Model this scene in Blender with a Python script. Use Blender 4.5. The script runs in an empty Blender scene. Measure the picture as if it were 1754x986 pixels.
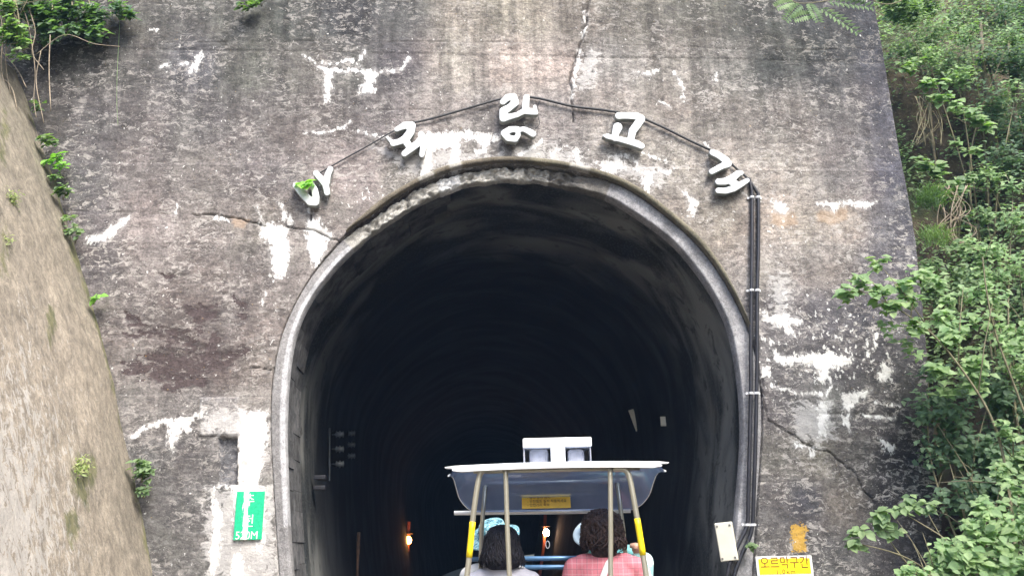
import bpy, bmesh, math, random
import numpy as np
from mathutils import Vector, Matrix, noise as mnoise
rng = np.random.default_rng(7); random.seed(7)
SC = bpy.context.scene; COL = SC.collection
R = math.radians
# ------------------------------------------------------------------ camera
F, CX, CY = 1400.0, 877.0, 493.0          # focal length and centre in photo pixels
PITCH, YAW, ROLL = R(17.3), R(3.82), 0.02
CAM = np.array([0.0, 0.0, 1.45])
fwd = np.array([math.sin(YAW)*math.cos(PITCH), math.cos(YAW)*math.cos(PITCH), math.sin(PITCH)])
rt = np.array([math.cos(YAW), -math.sin(YAW), 0.0]); up = np.cross(rt, fwd)
rt, up = rt*math.cos(ROLL)-up*math.sin(ROLL), up*math.cos(ROLL)+rt*math.sin(ROLL)
cd = bpy.data.cameras.new("camera"); cam = bpy.data.objects.new("camera", cd); COL.objects.link(cam)
M = Matrix(((rt[0], up[0], -fwd[0], CAM[0]), (rt[1], up[1], -fwd[1], CAM[1]), (rt[2], up[2], -fwd[2], CAM[2]), (0, 0, 0, 1)))
cam.matrix_world = M
cd.sensor_width = 36; cd.lens = F/1754*36; cd.clip_start = .05; cd.clip_end = 2000
SC.camera = cam
# ------------------------------------------------------------------ light
SUN_EL, SUN_AZ = R(50), R(152)             # azimuth clockwise from +Y: the sun is behind and to the right of the camera
sd = Vector((math.sin(SUN_AZ)*math.cos(SUN_EL), math.cos(SUN_AZ)*math.cos(SUN_EL), math.sin(SUN_EL)))
w = bpy.data.worlds.new("World"); SC.world = w; w.use_nodes = True
nt = w.node_tree; sky = nt.nodes.new("ShaderNodeTexSky"); sky.sky_type = 'NISHITA'; sky.sun_disc = False
sky.sun_elevation = SUN_EL; sky.sun_rotation = SUN_AZ; sky.air_density = 1.2; sky.dust_density = 3.0; sky.ozone_density = 1.0
bgn = nt.nodes["Background"]; bgn.inputs[1].default_value = .15; nt.links.new(sky.outputs[0], bgn.inputs[0])
ld = bpy.data.lights.new("sun", 'SUN'); ld.energy = 2.3; ld.angle = R(30); ld.color = (1, .96, .9)
lo = bpy.data.objects.new("sun", ld); COL.objects.link(lo); lo.rotation_euler = sd.to_track_quat('Z', 'Y').to_euler()
SC.view_settings.view_transform = 'Standard'; SC.view_settings.look = 'None'; SC.view_settings.exposure = 1.55
SC.view_settings.gamma = 1
SC.cycles.max_bounces = 8; SC.cycles.transparent_max_bounces = 12

Y0 = 8.5                                   # plane of the portal facade
def at(px, py, Y):
    d = rt*(px-CX) - up*(py-CY) + fwd*F
    return Vector(CAM + d*(Y/d[1]))
def atX(px, py, X):
    d = rt*(px-CX) - up*(py-CY) + fwd*F
    return Vector(CAM + d*(X/d[0]))
def to_px(x, y, z):
    dx, dy, dz = x-CAM[0], y-CAM[1], z-CAM[2]
    a = dx*rt[0]+dy*rt[1]+dz*rt[2]; b = dx*up[0]+dy*up[1]+dz*up[2]; c = dx*fwd[0]+dy*fwd[1]+dz*fwd[2]
    return CX+F*a/c, CY-F*b/c
def lin(c):
    c = np.asarray(c, float)/255.0
    return np.where(c <= .04045, c/12.92, ((c+.055)/1.055)**2.4)
# ------------------------------------------------------------------ helpers
def tag(o, label=None, cat=None, group=None, kind=None):
    if label: o['label'] = label
    if cat: o['category'] = cat
    if group: o['group'] = group
    if kind: o['kind'] = kind
    return o
def empty(name, loc=(0, 0, 0), rz=0, **k):
    o = bpy.data.objects.new(name, None); COL.objects.link(o); o.location = loc; o.rotation_euler = (0, 0, rz)
    o.empty_display_size = .1
    return tag(o, **k)
def link(name, me, m, parent=None, smooth=False):
    if m is not None and len(me.materials) == 0: me.materials.append(m)
    o = bpy.data.objects.new(name, me); COL.objects.link(o)
    if parent: o.parent = parent
    if smooth: me.polygons.foreach_set('use_smooth', [True]*len(me.polygons))
    return o
def mesh_np(name, V, Fc, smooth=False):
    """V (n,3), Fc (m,k) all k-gons"""
    V = np.asarray(V, np.float32); Fc = np.asarray(Fc, np.int32); k = Fc.shape[1]
    me = bpy.data.meshes.new(name); me.vertices.add(len(V)); me.vertices.foreach_set('co', V.ravel())
    me.loops.add(Fc.size); me.loops.foreach_set('vertex_index', Fc.ravel())
    me.polygons.add(len(Fc)); me.polygons.foreach_set('loop_start', np.arange(len(Fc), dtype=np.int32)*k)
    me.polygons.foreach_set('loop_total', np.full(len(Fc), k, np.int32))
    if smooth: me.polygons.foreach_set('use_smooth', np.ones(len(Fc), bool))
    me.update(calc_edges=True); return me
def set_attr(me, name, arr):
    a = me.attributes.new(name, 'FLOAT_COLOR', 'POINT')
    if arr.shape[1] == 3: arr = np.concatenate([arr, np.ones((len(arr), 1))], 1)
    a.data.foreach_set('color', np.ascontiguousarray(arr, np.float32).ravel())
class MB:
    """collects shapes in one mesh"""
    def __init__(s): s.v = []; s.f = []
    def add(s, v, f):
        n = len(s.v); s.v += [tuple(p) for p in v]; s.f += [tuple(i+n for i in q) for q in f]; return s
    def box(s, c, size, rot=None, bev=0.0):
        bm = bmesh.new(); bmesh.ops.create_cube(bm, size=1)
        for v in bm.verts: v.co = Vector((v.co.x*size[0], v.co.y*size[1], v.co.z*size[2]))
        if bev > 0: bmesh.ops.bevel(bm, geom=bm.edges[:], offset=bev, segments=2, profile=.5, affect='EDGES')
        bm.verts.index_update()
        rm = rot if rot is not None else Matrix.Identity(3)
        vs = [rm @ v.co + Vector(c) for v in bm.verts]
        s.add(vs, [[v.index for v in f.verts] for f in bm.faces]); bm.free(); return s
    def tube(s, pts, r, n=10, caps=True, closed=False):
        pts = [Vector(p) for p in pts]; m = len(pts)
        rr = r if hasattr(r, '__len__') else [r]*m
        vs, fs = [], []; ref = None
        for i, p in enumerate(pts):
            a = pts[(i-1) % m] if (i > 0 or closed) else pts[i]
            b = pts[(i+1) % m] if (i < m-1 or closed) else pts[i]
            t = (b-a).normalized()
            if ref is None:
                ref = t.orthogonal().normalized()
            ref = (ref - t*ref.dot(t))
            if ref.length < 1e-5: ref = t.orthogonal()
            ref.normalize(); bi = t.cross(ref)
            for k in range(n):
                an = 2*math.pi*k/n
                vs.append(p + (ref*math.cos(an)+bi*math.sin(an))*rr[i])
        for i in range(m if closed else m-1):
            for k in range(n):
                j = (i+1) % m
                fs.append((i*n+k, i*n+(k+1) % n, j*n+(k+1) % n, j*n+k))
        if caps and not closed:
            fs.append(tuple(reversed(range(n)))); fs.append(tuple((m-1)*n+k for k in range(n)))
        return s.add(vs, fs)
    def lathe(s, prof, c, n=20, axis='Z', rot=None):
        vs, fs = [], []; rm = rot if rot is not None else Matrix.Identity(3)
        for (r, z) in prof:
            for k in range(n):
                a = 2*math.pi*k/n; vs.append(rm @ Vector((r*math.cos(a), r*math.sin(a), z)) + Vector(c))
        for i in range(len(prof)-1):
            for k in range(n): fs.append((i*n+k, i*n+(k+1) % n, (i+1)*n+(k+1) % n, (i+1)*n+k))
        fs.append(tuple(reversed(range(n)))); fs.append(tuple((len(prof)-1)*n+k for k in range(n)))
        return s.add(vs, fs)
    def build(s, name, m, parent=None, smooth=False):
        me = bpy.data.meshes.new(name); me.from_pydata(s.v, [], s.f); me.update()
        o = link(name, me, m, parent, smooth)
        return o
def autosmooth(o, ang=40):
    me = o.data; me.polygons.foreach_set('use_smooth', [True]*len(me.polygons))
    try: me.set_sharp_from_angle(angle=R(ang))
    except Exception: pass
    return o
def spline(pts, k=8):
    pts = [Vector(p) for p in pts]; out = []
    P = [pts[0]*2-pts[1]]+pts+[pts[-1]*2-pts[-2]]
    for i in range(1, len(P)-2):
        for j in range(k):
            t = j/k
            out.append(.5*((2*P[i])+(P[i+1]-P[i-1])*t+(2*P[i-1]-5*P[i]+4*P[i+1]-P[i+2])*t*t+(3*P[i]-P[i-1]-3*P[i+1]+P[i+2])*t**3))
    out.append(P[-2]); return out
# ------------------------------------------------------------------ node helper
class NT:
    def __init__(s, name):
        s.m = bpy.data.materials.new(name); s.m.use_nodes = True; s.t = s.m.node_tree; s.t.nodes.clear()
        s.out = s.n('OutputMaterial'); s.b = s.n('BsdfPrincipled'); s.l(s.b.outputs[0], s.out.inputs[0])
    def n(s, k, **kw):
        x = s.t.nodes.new('ShaderNode'+k)
        for a, b in kw.items(): setattr(x, a, b)
        return x
    def l(s, a, b): s.t.links.new(a, b)
    def put(s, sock, v):
        if isinstance(v, bpy.types.NodeSocket): s.l(v, sock)
        else: sock.default_value = v
    def math(s, op, a, b=0.0, c=None, clamp=False):
        x = s.n('Math', operation=op, use_clamp=clamp); s.put(x.inputs[0], a); s.put(x.inputs[1], b)
        if c is not None: s.put(x.inputs[2], c)
        return x.outputs[0]
    def mix(s, fac, a, b, blend='MIX'):
        x = s.n('Mix', data_type='RGBA', blend_type=blend); s.put(x.inputs[0], fac)
        for i, v in ((6, a), (7, b)):
            if isinstance(v, (tuple, list)) and len(v) == 3: v = tuple(v)+(1,)
            s.put(x.inputs[i], v)
        return x.outputs[2]
    def noise(s, vec, scale, detail=6, rough=.6, dist=0.0, dims='3D'):
        x = s.n('TexNoise'); x.noise_dimensions = dims; s.l(vec, x.inputs['Vector'])
        x.inputs['Scale'].default_value = scale; x.inputs['Detail'].default_value = detail
        x.inputs['Roughness'].default_value = rough; x.inputs['Distortion'].default_value = dist
        return x.outputs[0]
    def vor(s, vec, scale, feat='F1', out=0):
        x = s.n('TexVoronoi', feature=feat); s.l(vec, x.inputs['Vector']); x.inputs['Scale'].default_value = scale
        return x.outputs[out]
    def ramp(s, v, a, b, lo=0.0, hi=1.0, smooth=True):
        x = s.n('MapRange', interpolation_type='SMOOTHSTEP' if smooth else 'LINEAR'); s.put(x.inputs[0], v)
        for i, q in ((1, a), (2, b), (3, lo), (4, hi)): x.inputs[i].default_value = q
        return x.outputs[0]
    def coord(s, which='Object'): return s.n('TexCoord').outputs[which]
    def mapping(s, vec, scale=(1, 1, 1), rot=(0, 0, 0), loc=(0, 0, 0)):
        x = s.n('Mapping'); s.l(vec, x.inputs[0]); x.inputs['Scale'].default_value = scale
        x.inputs['Rotation'].default_value = rot; x.inputs['Location'].default_value = loc; return x.outputs[0]
    def attr(s, name): return s.n('Attribute', attribute_name=name)
    def bump(s, h, strength=.5, dist=.01):
        x = s.n('Bump'); x.inputs['Strength'].default_value = strength; x.inputs['Distance'].default_value = dist
        s.put(x.inputs['Height'], h); s.l(x.outputs[0], s.b.inputs['Normal']); return x
    def base(s, v):
        if isinstance(v, (tuple, list)) and len(v) == 3: v = tuple(v)+(1,)
        s.put(s.b.inputs['Base Color'], v)
    def rough(s, v): s.put(s.b.inputs['Roughness'], v)
def plain(name, col, rough=.6, metal=0, var=.12, scale=30, bump=.0):
    t = NT(name); c = t.coord()
    n = t.noise(c, scale, 5, .6); n2 = t.noise(c, scale*.15, 3, .6)
    f = t.math('ADD', t.ramp(n, .3, .7, -var, var), t.ramp(n2, .3, .7, -var, var))
    hsv = t.n('HueSaturation'); hsv.inputs['Color'].default_value = tuple(col)+(1,)
    t.l(t.math('ADD', 1.0, f), hsv.inputs['Value']); t.base(hsv.outputs[0])
    t.b.inputs['Metallic'].default_value = metal
    t.l(t.ramp(n, .2, .8, max(0, rough-.1), min(1, rough+.1)), t.b.inputs['Roughness'])
    if bump: t.bump(n, bump, .005)
    return t.m
# ------------------------------------------------------------------ concrete materials
def m_facade():
    t = NT('weathered_concrete'); co = t.coord()
    tone = t.attr('tone').outputs['Color']; mk = t.attr('mask')
    sep = t.n('SeparateColor'); t.l(mk.outputs['Color'], sep.inputs[0]); eff, brown, orange = sep.outputs; spk = mk.outputs['Alpha']
    m2 = t.attr('mask2'); s2 = t.n('SeparateColor'); t.l(m2.outputs['Color'], s2.inputs[0]); semi, crack, yellow = s2.outputs
    flat = t.mapping(co, (1, 1, 1)); hor = t.mapping(co, (.7, 1, 1.25)); ver = t.mapping(co, (2.6, 1, .3))
    n1 = t.noise(flat, 2.6, 6, .65); n2 = t.noise(hor, 11, 8, .74, .9); n3 = t.noise(flat, 42, 5, .75, .3); nv = t.noise(ver, 4, 4, .6)
    v = t.ramp(n1, .3, .7, .80, 1.22)
    v = t.math('MULTIPLY', v, t.ramp(n2, .36, .64, .70, 1.28))
    v = t.math('MULTIPLY', v, t.ramp(nv, .35, .65, .90, 1.10))
    v = t.math('MULTIPLY', v, t.ramp(n3, .35, .65, .74, 1.26))
    szz = t.n('SeparateXYZ'); t.l(co, szz.inputs[0]); nv2 = t.noise(t.mapping(co, (2.2, 1, .12)), 3.2, 5, .6); v = t.math('MULTIPLY', v, t.mix(t.ramp(szz.outputs[2], 4.6, 7.0), (1, 1, 1), t.ramp(nv2, .36, .64, .68, 1.18)))
    hs = t.n('HueSaturation'); t.l(tone, hs.inputs['Color']); t.l(t.math('MULTIPLY', v, 1.06), hs.inputs['Value']); hs.inputs['Saturation'].default_value = .55
    c = hs.outputs[0]
    nh = t.noise(flat, 1.7, 5, .65)
    c = t.mix(t.ramp(nh, .45, .7, 0, .5), c, t.mix(1.0, c, (1.08, .98, .95), 'MULTIPLY'))
    c = t.mix(t.ramp(nh, .5, .3, 0, .4), c, t.mix(1.0, c, (.96, 1.02, .95), 'MULTIPLY'))
    # black algae crust in broken blotches, then pale lichen and lime chips
    nd = t.noise(hor, 20, 8, .8, .7); ndm = t.noise(flat, 3.4, 5, .7)
    dk = t.math('MULTIPLY', t.ramp(nd, .50, .45), t.ramp(ndm, .38, .54)); c = t.mix(t.math('MULTIPLY', dk, .48), c, (.050, .046, .050))
    nf = t.noise(hor, 15, 9, .80, .8); nfm = t.noise(flat, 2.2, 5, .65)
    fl = t.math('MULTIPLY', t.ramp(nf, .525, .56), t.math('MULTIPLY', t.ramp(nfm, .42, .56, .12, 1), spk)); c = t.mix(t.math('MULTIPLY', fl, .75), c, (.44, .415, .39))
    vs_ = t.vor(flat, 26); ck = t.math('MULTIPLY', t.ramp(vs_, .20, .13), t.ramp(t.noise(flat, 5, 4, .7), .48, .60)); c = t.mix(t.math('MULTIPLY', ck, .35), c, (.45, .43, .41))
    zb = t.math('ADD', t.math('MULTIPLY', szz.outputs[2], 5.4), t.math('MULTIPLY', t.noise(flat, .8, 2), .25)); fb = t.math('ABSOLUTE', t.math('SUBTRACT', t.math('FRACT', zb), .5))
    wn = t.n('TexWhiteNoise', noise_dimensions='1D'); t.l(t.math('FLOOR', zb), wn.inputs['W']); c = t.mix(.16, c, t.mix(1.0, c, t.mix(wn.outputs[0], (.45, .45, .45), (1.5, 1.5, 1.5)), 'MULTIPLY'))
    bl = t.math('MULTIPLY', t.ramp(fb, .455, .495), t.ramp(t.noise(t.mapping(co, (.8, 1, 4)), 2.2, 4), .44, .6)); c = t.mix(t.math('MULTIPLY', bl, .45), c, (.07, .065, .06))
    # exposed dark brown aggregate
    nb = t.noise(t.mapping(co, (.8, 1, 1.6)), 8, 9, .78, .6)
    bf = t.ramp(t.math('ADD', t.math('MULTIPLY', brown, .60), t.math('MULTIPLY_ADD', nb, 2.6, -1.3)), .50, .54)
    bc = t.mix(t.ramp(n3, .3, .7), (.045, .034, .034), (.10, .078, .078)); c = t.mix(bf, c, bc)
    of = t.ramp(t.math('ADD', orange, t.math('MULTIPLY_ADD', nb, .9, -.45)), .42, .62); c = t.mix(t.math('MULTIPLY', of, .45), c, (.40, .28, .18))
    yf = t.ramp(t.math('ADD', yellow, t.math('MULTIPLY_ADD', t.noise(flat, 22, 6, .8), 3.2, -1.65)), .45, .6); c = t.mix(t.math('MULTIPLY', yf, .8), c, (.55, .33, .05))
    sf = t.ramp(t.math('ADD', semi, t.math('MULTIPLY_ADD', n2, 3.0, -1.5)), .40, .72); c = t.mix(t.math('MULTIPLY', sf, .45), c, (.62, .61, .60))
    # lime efflorescence
    ne = t.noise(t.mapping(co, (1.3, 1, .9)), 16, 6, .68, .4)
    ef = t.ramp(t.math('ADD', t.math('MULTIPLY', eff, .85), t.math('MULTIPLY_ADD', ne, 1.9, -.93)), .38, .60)
    halo = t.math('MULTIPLY', t.ramp(eff, .05, .6), t.ramp(n2, .42, .58)); c = t.mix(t.math('MULTIPLY', halo, .30), c, (.5, .49, .48))
    dots = t.ramp(t.math('ADD', t.noise(t.mapping(co, (1, 1, .8)), 20, 4, .6), t.math('MULTIPLY', m2.outputs['Alpha'], .10)), .665, .70)
    ef = t.math('MAXIMUM', ef, t.math('MULTIPLY', dots, .8))
    c = t.mix(t.math('MULTIPLY', ef, t.ramp(n2, .35, .52, .60, .96)), c, t.mix(t.ramp(n1, .35, .65), (.60, .59, .57), (.80, .80, .79)))
    c = t.mix(t.math('MULTIPLY', crack, .85), c, (.035, .03, .03))
    t.base(c); t.rough(.93); t.b.inputs['Specular IOR Level'].default_value = .25
    h = t.math('ADD', t.math('MULTIPLY', n2, 1.0), t.math('MULTIPLY', n3, .7)); h = t.math('ADD', h, t.math('MULTIPLY', ef, .25))
    h = t.math('SUBTRACT', h, t.math('MULTIPLY', bf, .5))
    t.bump(h, .7, .012)
    return t.m
def m_wing():
    t = NT('sunlit_retaining_concrete'); co = t.coord(); tone = t.attr('tone').outputs['Color']; mk = t.attr('mask')
    sep = t.n('SeparateColor'); t.l(mk.outputs['Color'], sep.inputs[0]); moss, light, crk = sep.outputs
    a = t.mapping(co, (1, 1.0, .55)); n1 = t.noise(a, 3, 7, .7); n2 = t.noise(a, 16, 7, .75, .5); n3 = t.noise(co, 55, 4, .7)
    v = t.math('MULTIPLY', t.ramp(n1, .28, .72, .78, 1.2), t.ramp(n2, .32, .68, .66, 1.3)); v = t.math('MULTIPLY', v, t.ramp(n3, .3, .7, .8, 1.18))
    hs = t.n('HueSaturation'); t.l(tone, hs.inputs['Color']); t.l(v, hs.inputs['Value']); c = hs.outputs[0]
    fl = t.ramp(t.math('ADD', t.noise(t.mapping(co, (1, 1.3, .5)), 14, 6, .8, .8), t.math('MULTIPLY_ADD', light, .3, -.15)), .56, .62)
    c = t.mix(t.math('MULTIPLY', fl, .6), c, (.50, .48, .45))
    nm = t.noise(a, 7, 7, .75)
    mf = t.ramp(t.math('ADD', moss, t.math('MULTIPLY_ADD', nm, 1.4, -.7)), .42, .66)
    c = t.mix(t.math('MULTIPLY', mf, .85), c, t.mix(t.ramp(n2, .35, .65), (.075, .085, .035), (.17, .165, .07)))
    c = t.mix(t.math('MULTIPLY', crk, .6), c, (.1, .09, .08))
    t.base(c); t.rough(.95); t.bump(t.math('ADD', n2, t.math('MULTIPLY', n3, .6)), .8, .015); return t.m
def m_ring():
    t = NT('ring_concrete'); co = t.coord(); tone = t.attr('tone').outputs['Color']
    n1 = t.noise(co, 5, 7, .7); n2 = t.noise(co, 26, 6, .75, .4); n3 = t.noise(co, 80, 3, .6)
    v = t.math('MULTIPLY', t.ramp(n1, .3, .7, .72, 1.22), t.ramp(n2, .32, .68, .72, 1.22)); v = t.math('MULTIPLY', v, t.ramp(n3, .3, .7, .85, 1.12))
    hs = t.n('HueSaturation'); t.l(tone, hs.inputs['Color']); t.l(v, hs.inputs['Value']); c = hs.outputs[0]
    c = t.mix(t.math('MULTIPLY', t.ramp(t.noise(co, 11, 6, .8), .40, .30), .7), c, (.07, .065, .06))
    t.base(c); t.rough(.93); t.bump(t.math('ADD', n2, n3), .8, .012); return t.m
def m_lining():
    t = NT('sooty_lining_falloff'); uv = t.coord('UV')
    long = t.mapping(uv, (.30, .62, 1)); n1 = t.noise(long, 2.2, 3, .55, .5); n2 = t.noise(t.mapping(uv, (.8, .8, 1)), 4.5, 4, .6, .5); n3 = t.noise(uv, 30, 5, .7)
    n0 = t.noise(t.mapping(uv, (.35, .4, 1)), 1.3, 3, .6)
    # dark soot lining; daylight fading from the mouth inward is painted into the colour
    su = t.n('SeparateXYZ'); t.l(uv, su.inputs[0]); mouth_light = t.ramp(t.math('ADD', su.outputs[1], t.math('MULTIPLY_ADD', n0, 3.0, -1.5)), 9.2, 12.0, 1, 0)
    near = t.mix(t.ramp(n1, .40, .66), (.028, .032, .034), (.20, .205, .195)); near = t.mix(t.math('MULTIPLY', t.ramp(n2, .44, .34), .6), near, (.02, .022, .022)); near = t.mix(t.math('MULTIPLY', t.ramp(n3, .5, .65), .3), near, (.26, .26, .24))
    deep = t.mix(t.ramp(n1, .38, .68), (.012, .013, .016), (.030, .032, .034)); c = t.mix(mouth_light, deep, near)
    c = t.mix(t.math('MULTIPLY', t.math('MULTIPLY', t.ramp(t.noise(long, 1.6, 3, .5), .56, .68), .3), mouth_light), c, (.12, .10, .075))
    t.base(c); t.rough(.95); t.b.inputs['Specular IOR Level'].default_value = .15; t.bump(t.math('ADD', n2, n3), .5, .012); return t.m
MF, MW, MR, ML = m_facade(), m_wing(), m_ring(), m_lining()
def m_block():
    t = NT('lining_block_concrete'); co = t.coord(); oi = t.n('ObjectInfo').outputs['Random']
    n1 = t.noise(co, 6, 6, .7); n2 = t.noise(co, 40, 4, .7)
    c = t.mix(t.ramp(n1, .3, .7), (.03, .031, .034), (.17, .17, .172)); hs = t.n('HueSaturation'); t.l(c, hs.inputs['Color'])
    t.l(t.math('MULTIPLY', t.ramp(oi, 0, 1, .75, 1.15), t.ramp(n2, .3, .7, .8, 1.15)), hs.inputs['Value']); t.base(hs.outputs[0]); t.rough(.9); t.bump(n2, .6, .01); return t.m
MBL = m_block()
M_white = plain('white_letter_paint', (.60, .63, .64), .5, 0, .14, 7)
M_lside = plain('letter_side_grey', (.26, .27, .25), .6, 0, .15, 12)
M_black = plain('black_pvc', (.022, .022, .028), .4, 0, .2)
M_cable = plain('black_cable', (.03, .03, .032), .6, 0, .2)
M_clamp = plain('clamp_steel', (.75, .76, .78), .35, .3, .05)
M_box = plain('cream_box_paint', (.66, .64, .54), .45, 0, .06, 8)
M_screw = plain('dull_screw', (.25, .24, .22), .4, .8)
M_steel = plain('satin_steel_tube', (.44, .42, .34), .36, .6, .02, 3)
M_yel = plain('yellow_tape', (.86, .66, .01), .5, 0, .05)
M_signy = plain('yellow_sign', (.90, .70, .01), .5, 0, .07, 14)
M_signw = plain('sign_white', (.78, .78, .76), .5, 0, .08, 14)
M_brown = plain('sign_brown', (.17, .06, .008), .5, 0, .05)
M_rust = plain('rusty_steel', (.12, .07, .045), .7, .5, .3, 20, .3)
M_rail = plain('rail_steel', (.25, .22, .2), .35, .8, .2)
M_sleep = plain('sleeper_timber', (.11, .085, .065), .85, 0, .3, 12, .4)
M_frame = plain('blue_frame_paint', (.08, .17, .30), .35, .3, .06)
M_seat = plain('dark_seat_vinyl', (.04, .05, .07), .5, 0, .1)
M_bark = plain('bark', (.20, .17, .12), .9, 0, .3, 25, .5)
M_stem = plain('pale_stem', (.20, .18, .11), .85, 0, .25, 30)
M_dryvine = plain('dry_vine', (.28, .23, .17), .9, 0, .25, 30)
def m_leaf(name, c1, c2, trans=.35, pale=.0):
    t = NT(name); oi = t.n('ObjectInfo').outputs['Random']; a = t.attr('rnd').outputs['Fac']
    r = t.math('FRACT', t.math('ADD', oi, a)); c = t.mix(r, c1, c2)
    geo = t.n('NewGeometry'); c = t.mix(t.math('MULTIPLY', geo.outputs['Backfacing'], .5), c, t.mix(.5, c, (.16, .24, .12)))
    hs = t.n('HueSaturation'); t.l(c, hs.inputs['Color']); n = t.noise(t.coord(), 14, 3); t.l(t.ramp(n, .3, .7, .75, 1.25), hs.inputs['Value'])
    t.base(hs.outputs[0]); t.rough(.55); t.b.inputs['Specular IOR Level'].default_value = .35
    tr = t.n('BsdfTranslucent'); t.l(t.mix(1.0, hs.outputs[0], (1.5, 1.9, .6), 'MULTIPLY'), tr.inputs[0])
    mx = t.n('MixShader'); mx.inputs[0].default_value = trans; t.l(t.b.outputs[0], mx.inputs[1]); t.l(tr.outputs[0], mx.inputs[2]); t.l(mx.outputs[0], t.out.inputs[0])
    return t.m
L_mid = m_leaf('leaf_mid_green', (.12, .19, .10), (.24, .33, .16))
L_fresh = m_leaf('leaf_fresh_green', (.16, .26, .12), (.30, .40, .20))
L_dark = m_leaf('leaf_dark_green', (.08, .14, .09), (.17, .25, .15), .40)
L_pale = m_leaf('leaf_pale_dusty', (.22, .28, .11), (.38, .40, .20))
L_lime = m_leaf('leaf_bright_lime', (.20, .42, .08), (.28, .50, .12), .4)
def m_soil():
    t = NT('brown_soil'); co = t.coord(); n1 = t.noise(co, 2.2, 7, .7); n2 = t.noise(co, 15, 7, .75)
    c = t.mix(t.ramp(n1, .35, .65), (.055, .045, .035), (.17, .125, .085)); c = t.mix(t.math('MULTIPLY', t.ramp(n2, .52, .65), .6), c, (.24, .20, .15))
    c = t.mix(t.math('MULTIPLY', t.ramp(t.noise(co, 1.1, 5), .5, .62), .7), c, (.05, .075, .03))
    t.base(c); t.rough(.97); t.bump(n2, 1.0, .06); return t.m
M_soil = m_soil()
def m_gravel():
    t = NT('ballast_gravel'); co = t.coord(); v = t.vor(co, 22); n = t.noise(co, 3, 5)
    c = t.mix(t.ramp(v, .1, .8), (.22, .20, .18), (.06, .055, .05)); c = t.mix(t.ramp(n, .4, .7, 0, .5), c, (.13, .10, .07)); t.base(c); t.rough(.95); t.bump(v, 1, -.03); return t.m
M_gravel = m_gravel()
# ------------------------------------------------------------------ 2-D distance tools in photo pixels
def seg_dist(px, py, pts):
    d = np.full(px.shape, 1e9)
    for (ax, ay), (bx, by) in zip(pts[:-1], pts[1:]):
        vx, vy = bx-ax, by-ay; L2 = vx*vx+vy*vy+1e-9
        t = np.clip(((px-ax)*vx+(py-ay)*vy)/L2, 0, 1)
        d = np.minimum(d, np.hypot(px-ax-t*vx, py-ay-t*vy))
    return d
def inside(px, py, poly):
    c = np.zeros(px.shape, bool); n = len(poly)
    for i in range(n):
        ax, ay = poly[i]; bx, by = poly[(i+1) % n]
        m = ((ay > py) != (by > py)); 
        with np.errstate(divide='ignore', invalid='ignore'):
            xi = (bx-ax)*(py-ay)/(by-ay if by != ay else 1e-9)+ax
        c ^= m & (px < xi)
    return c
def poly_sd(px, py, poly):                 # negative inside
    d = seg_dist(px, py, list(poly)+[poly[0]]); return np.where(inside(px, py, poly), -d, d)
def paint(field, px, py, shape, wdt, soft=10.0, poly=False):
    xs = [p[0] for p in shape]; ys = [p[1] for p in shape]; m = wdt+soft+3
    s = (px > min(xs)-m) & (px < max(xs)+m) & (py > min(ys)-m) & (py < max(ys)+m)
    if not s.any(): return
    d = poly_sd(px[s], py[s], shape) if poly else seg_dist(px[s], py[s], shape)
    val = np.clip(.5+(wdt-d)/(2*soft), 0, 1); field[s] = np.maximum(field[s], val)
def crooked(pts, amp, step, seed):
    r = random.Random(seed); out = [pts[0]]
    for (ax, ay), (bx, by) in zip(pts[:-1], pts[1:]):
        L = math.hypot(bx-ax, by-ay); n = max(1, int(L/step))
        for i in range(1, n+1):
            t = i/n; j = amp if i < n else 0
            out.append((ax+(bx-ax)*t+r.uniform(-j, j), ay+(by-ay)*t+r.uniform(-j, j)))
    return out
# arch outlines, photo pixels, from lower left over the crown to lower right
INNER = [(516, 1190), (507, 1080), (499, 990), (492, 900), (489, 820), (487, 760), (488, 690), (493, 625), (502, 575), (515, 538), (530, 510), (548, 484), (577, 449), (606, 421), (630, 400), (656, 381), (706, 349), (756, 325), (814, 308), (856, 304), (900, 303), (942, 307), (983, 316), (1041, 333), (1075, 352), (1116, 379), (1158, 412), (1191, 450), (1224, 497), (1249, 546), (1262, 594), (1270, 644), (1275, 690), (1276, 760), (1270, 840), (1262, 920), (1256, 990), (1246, 1090), (1236, 1190)]
OUTER = [(488, 1190), (482, 1080), (477, 990), (471, 900), (466, 820), (462, 745), (462, 690), (467, 635), (480, 574), (505, 517), (538, 463), (575, 420), (600, 392), (631, 371), (673, 340), (714, 316), (748, 301), (785, 288), (835, 280), (868, 278), (900, 279), (950, 284), (1000, 294), (1058, 313), (1100, 336), (1149, 374), (1191, 412), (1224, 452), (1253, 498), (1278, 548), (1295, 598), (1303, 645), (1308, 700), (1306, 770), (1301, 840), (1296, 920), (1292, 990), (1285, 1090), (1278, 1190)]
def to_xz(pts): return np.array([[*(lambda q: (q.x, q.z))(at(a, b, Y0))] for a, b in pts])
def resample(P, n, smooth=3):
    V = [Vector((a, b, 0)) for a, b in P]; S = np.array([[v.x, v.y] for v in spline(V, 10)])
    for _ in range(smooth):
        S[1:-1] = .25*S[:-2]+.5*S[1:-1]+.25*S[2:]
    d = np.r_[0, np.cumsum(np.hypot(*np.diff(S, axis=0).T))]
    t = np.linspace(0, d[-1], n); return np.c_[np.interp(t, d, S[:, 0]), np.interp(t, d, S[:, 1])], t
NA = 620
IN, IN_S = resample(to_xz(INNER), NA, 12); OUT, _ = resample(to_xz(OUTER), NA, 12)
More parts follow.
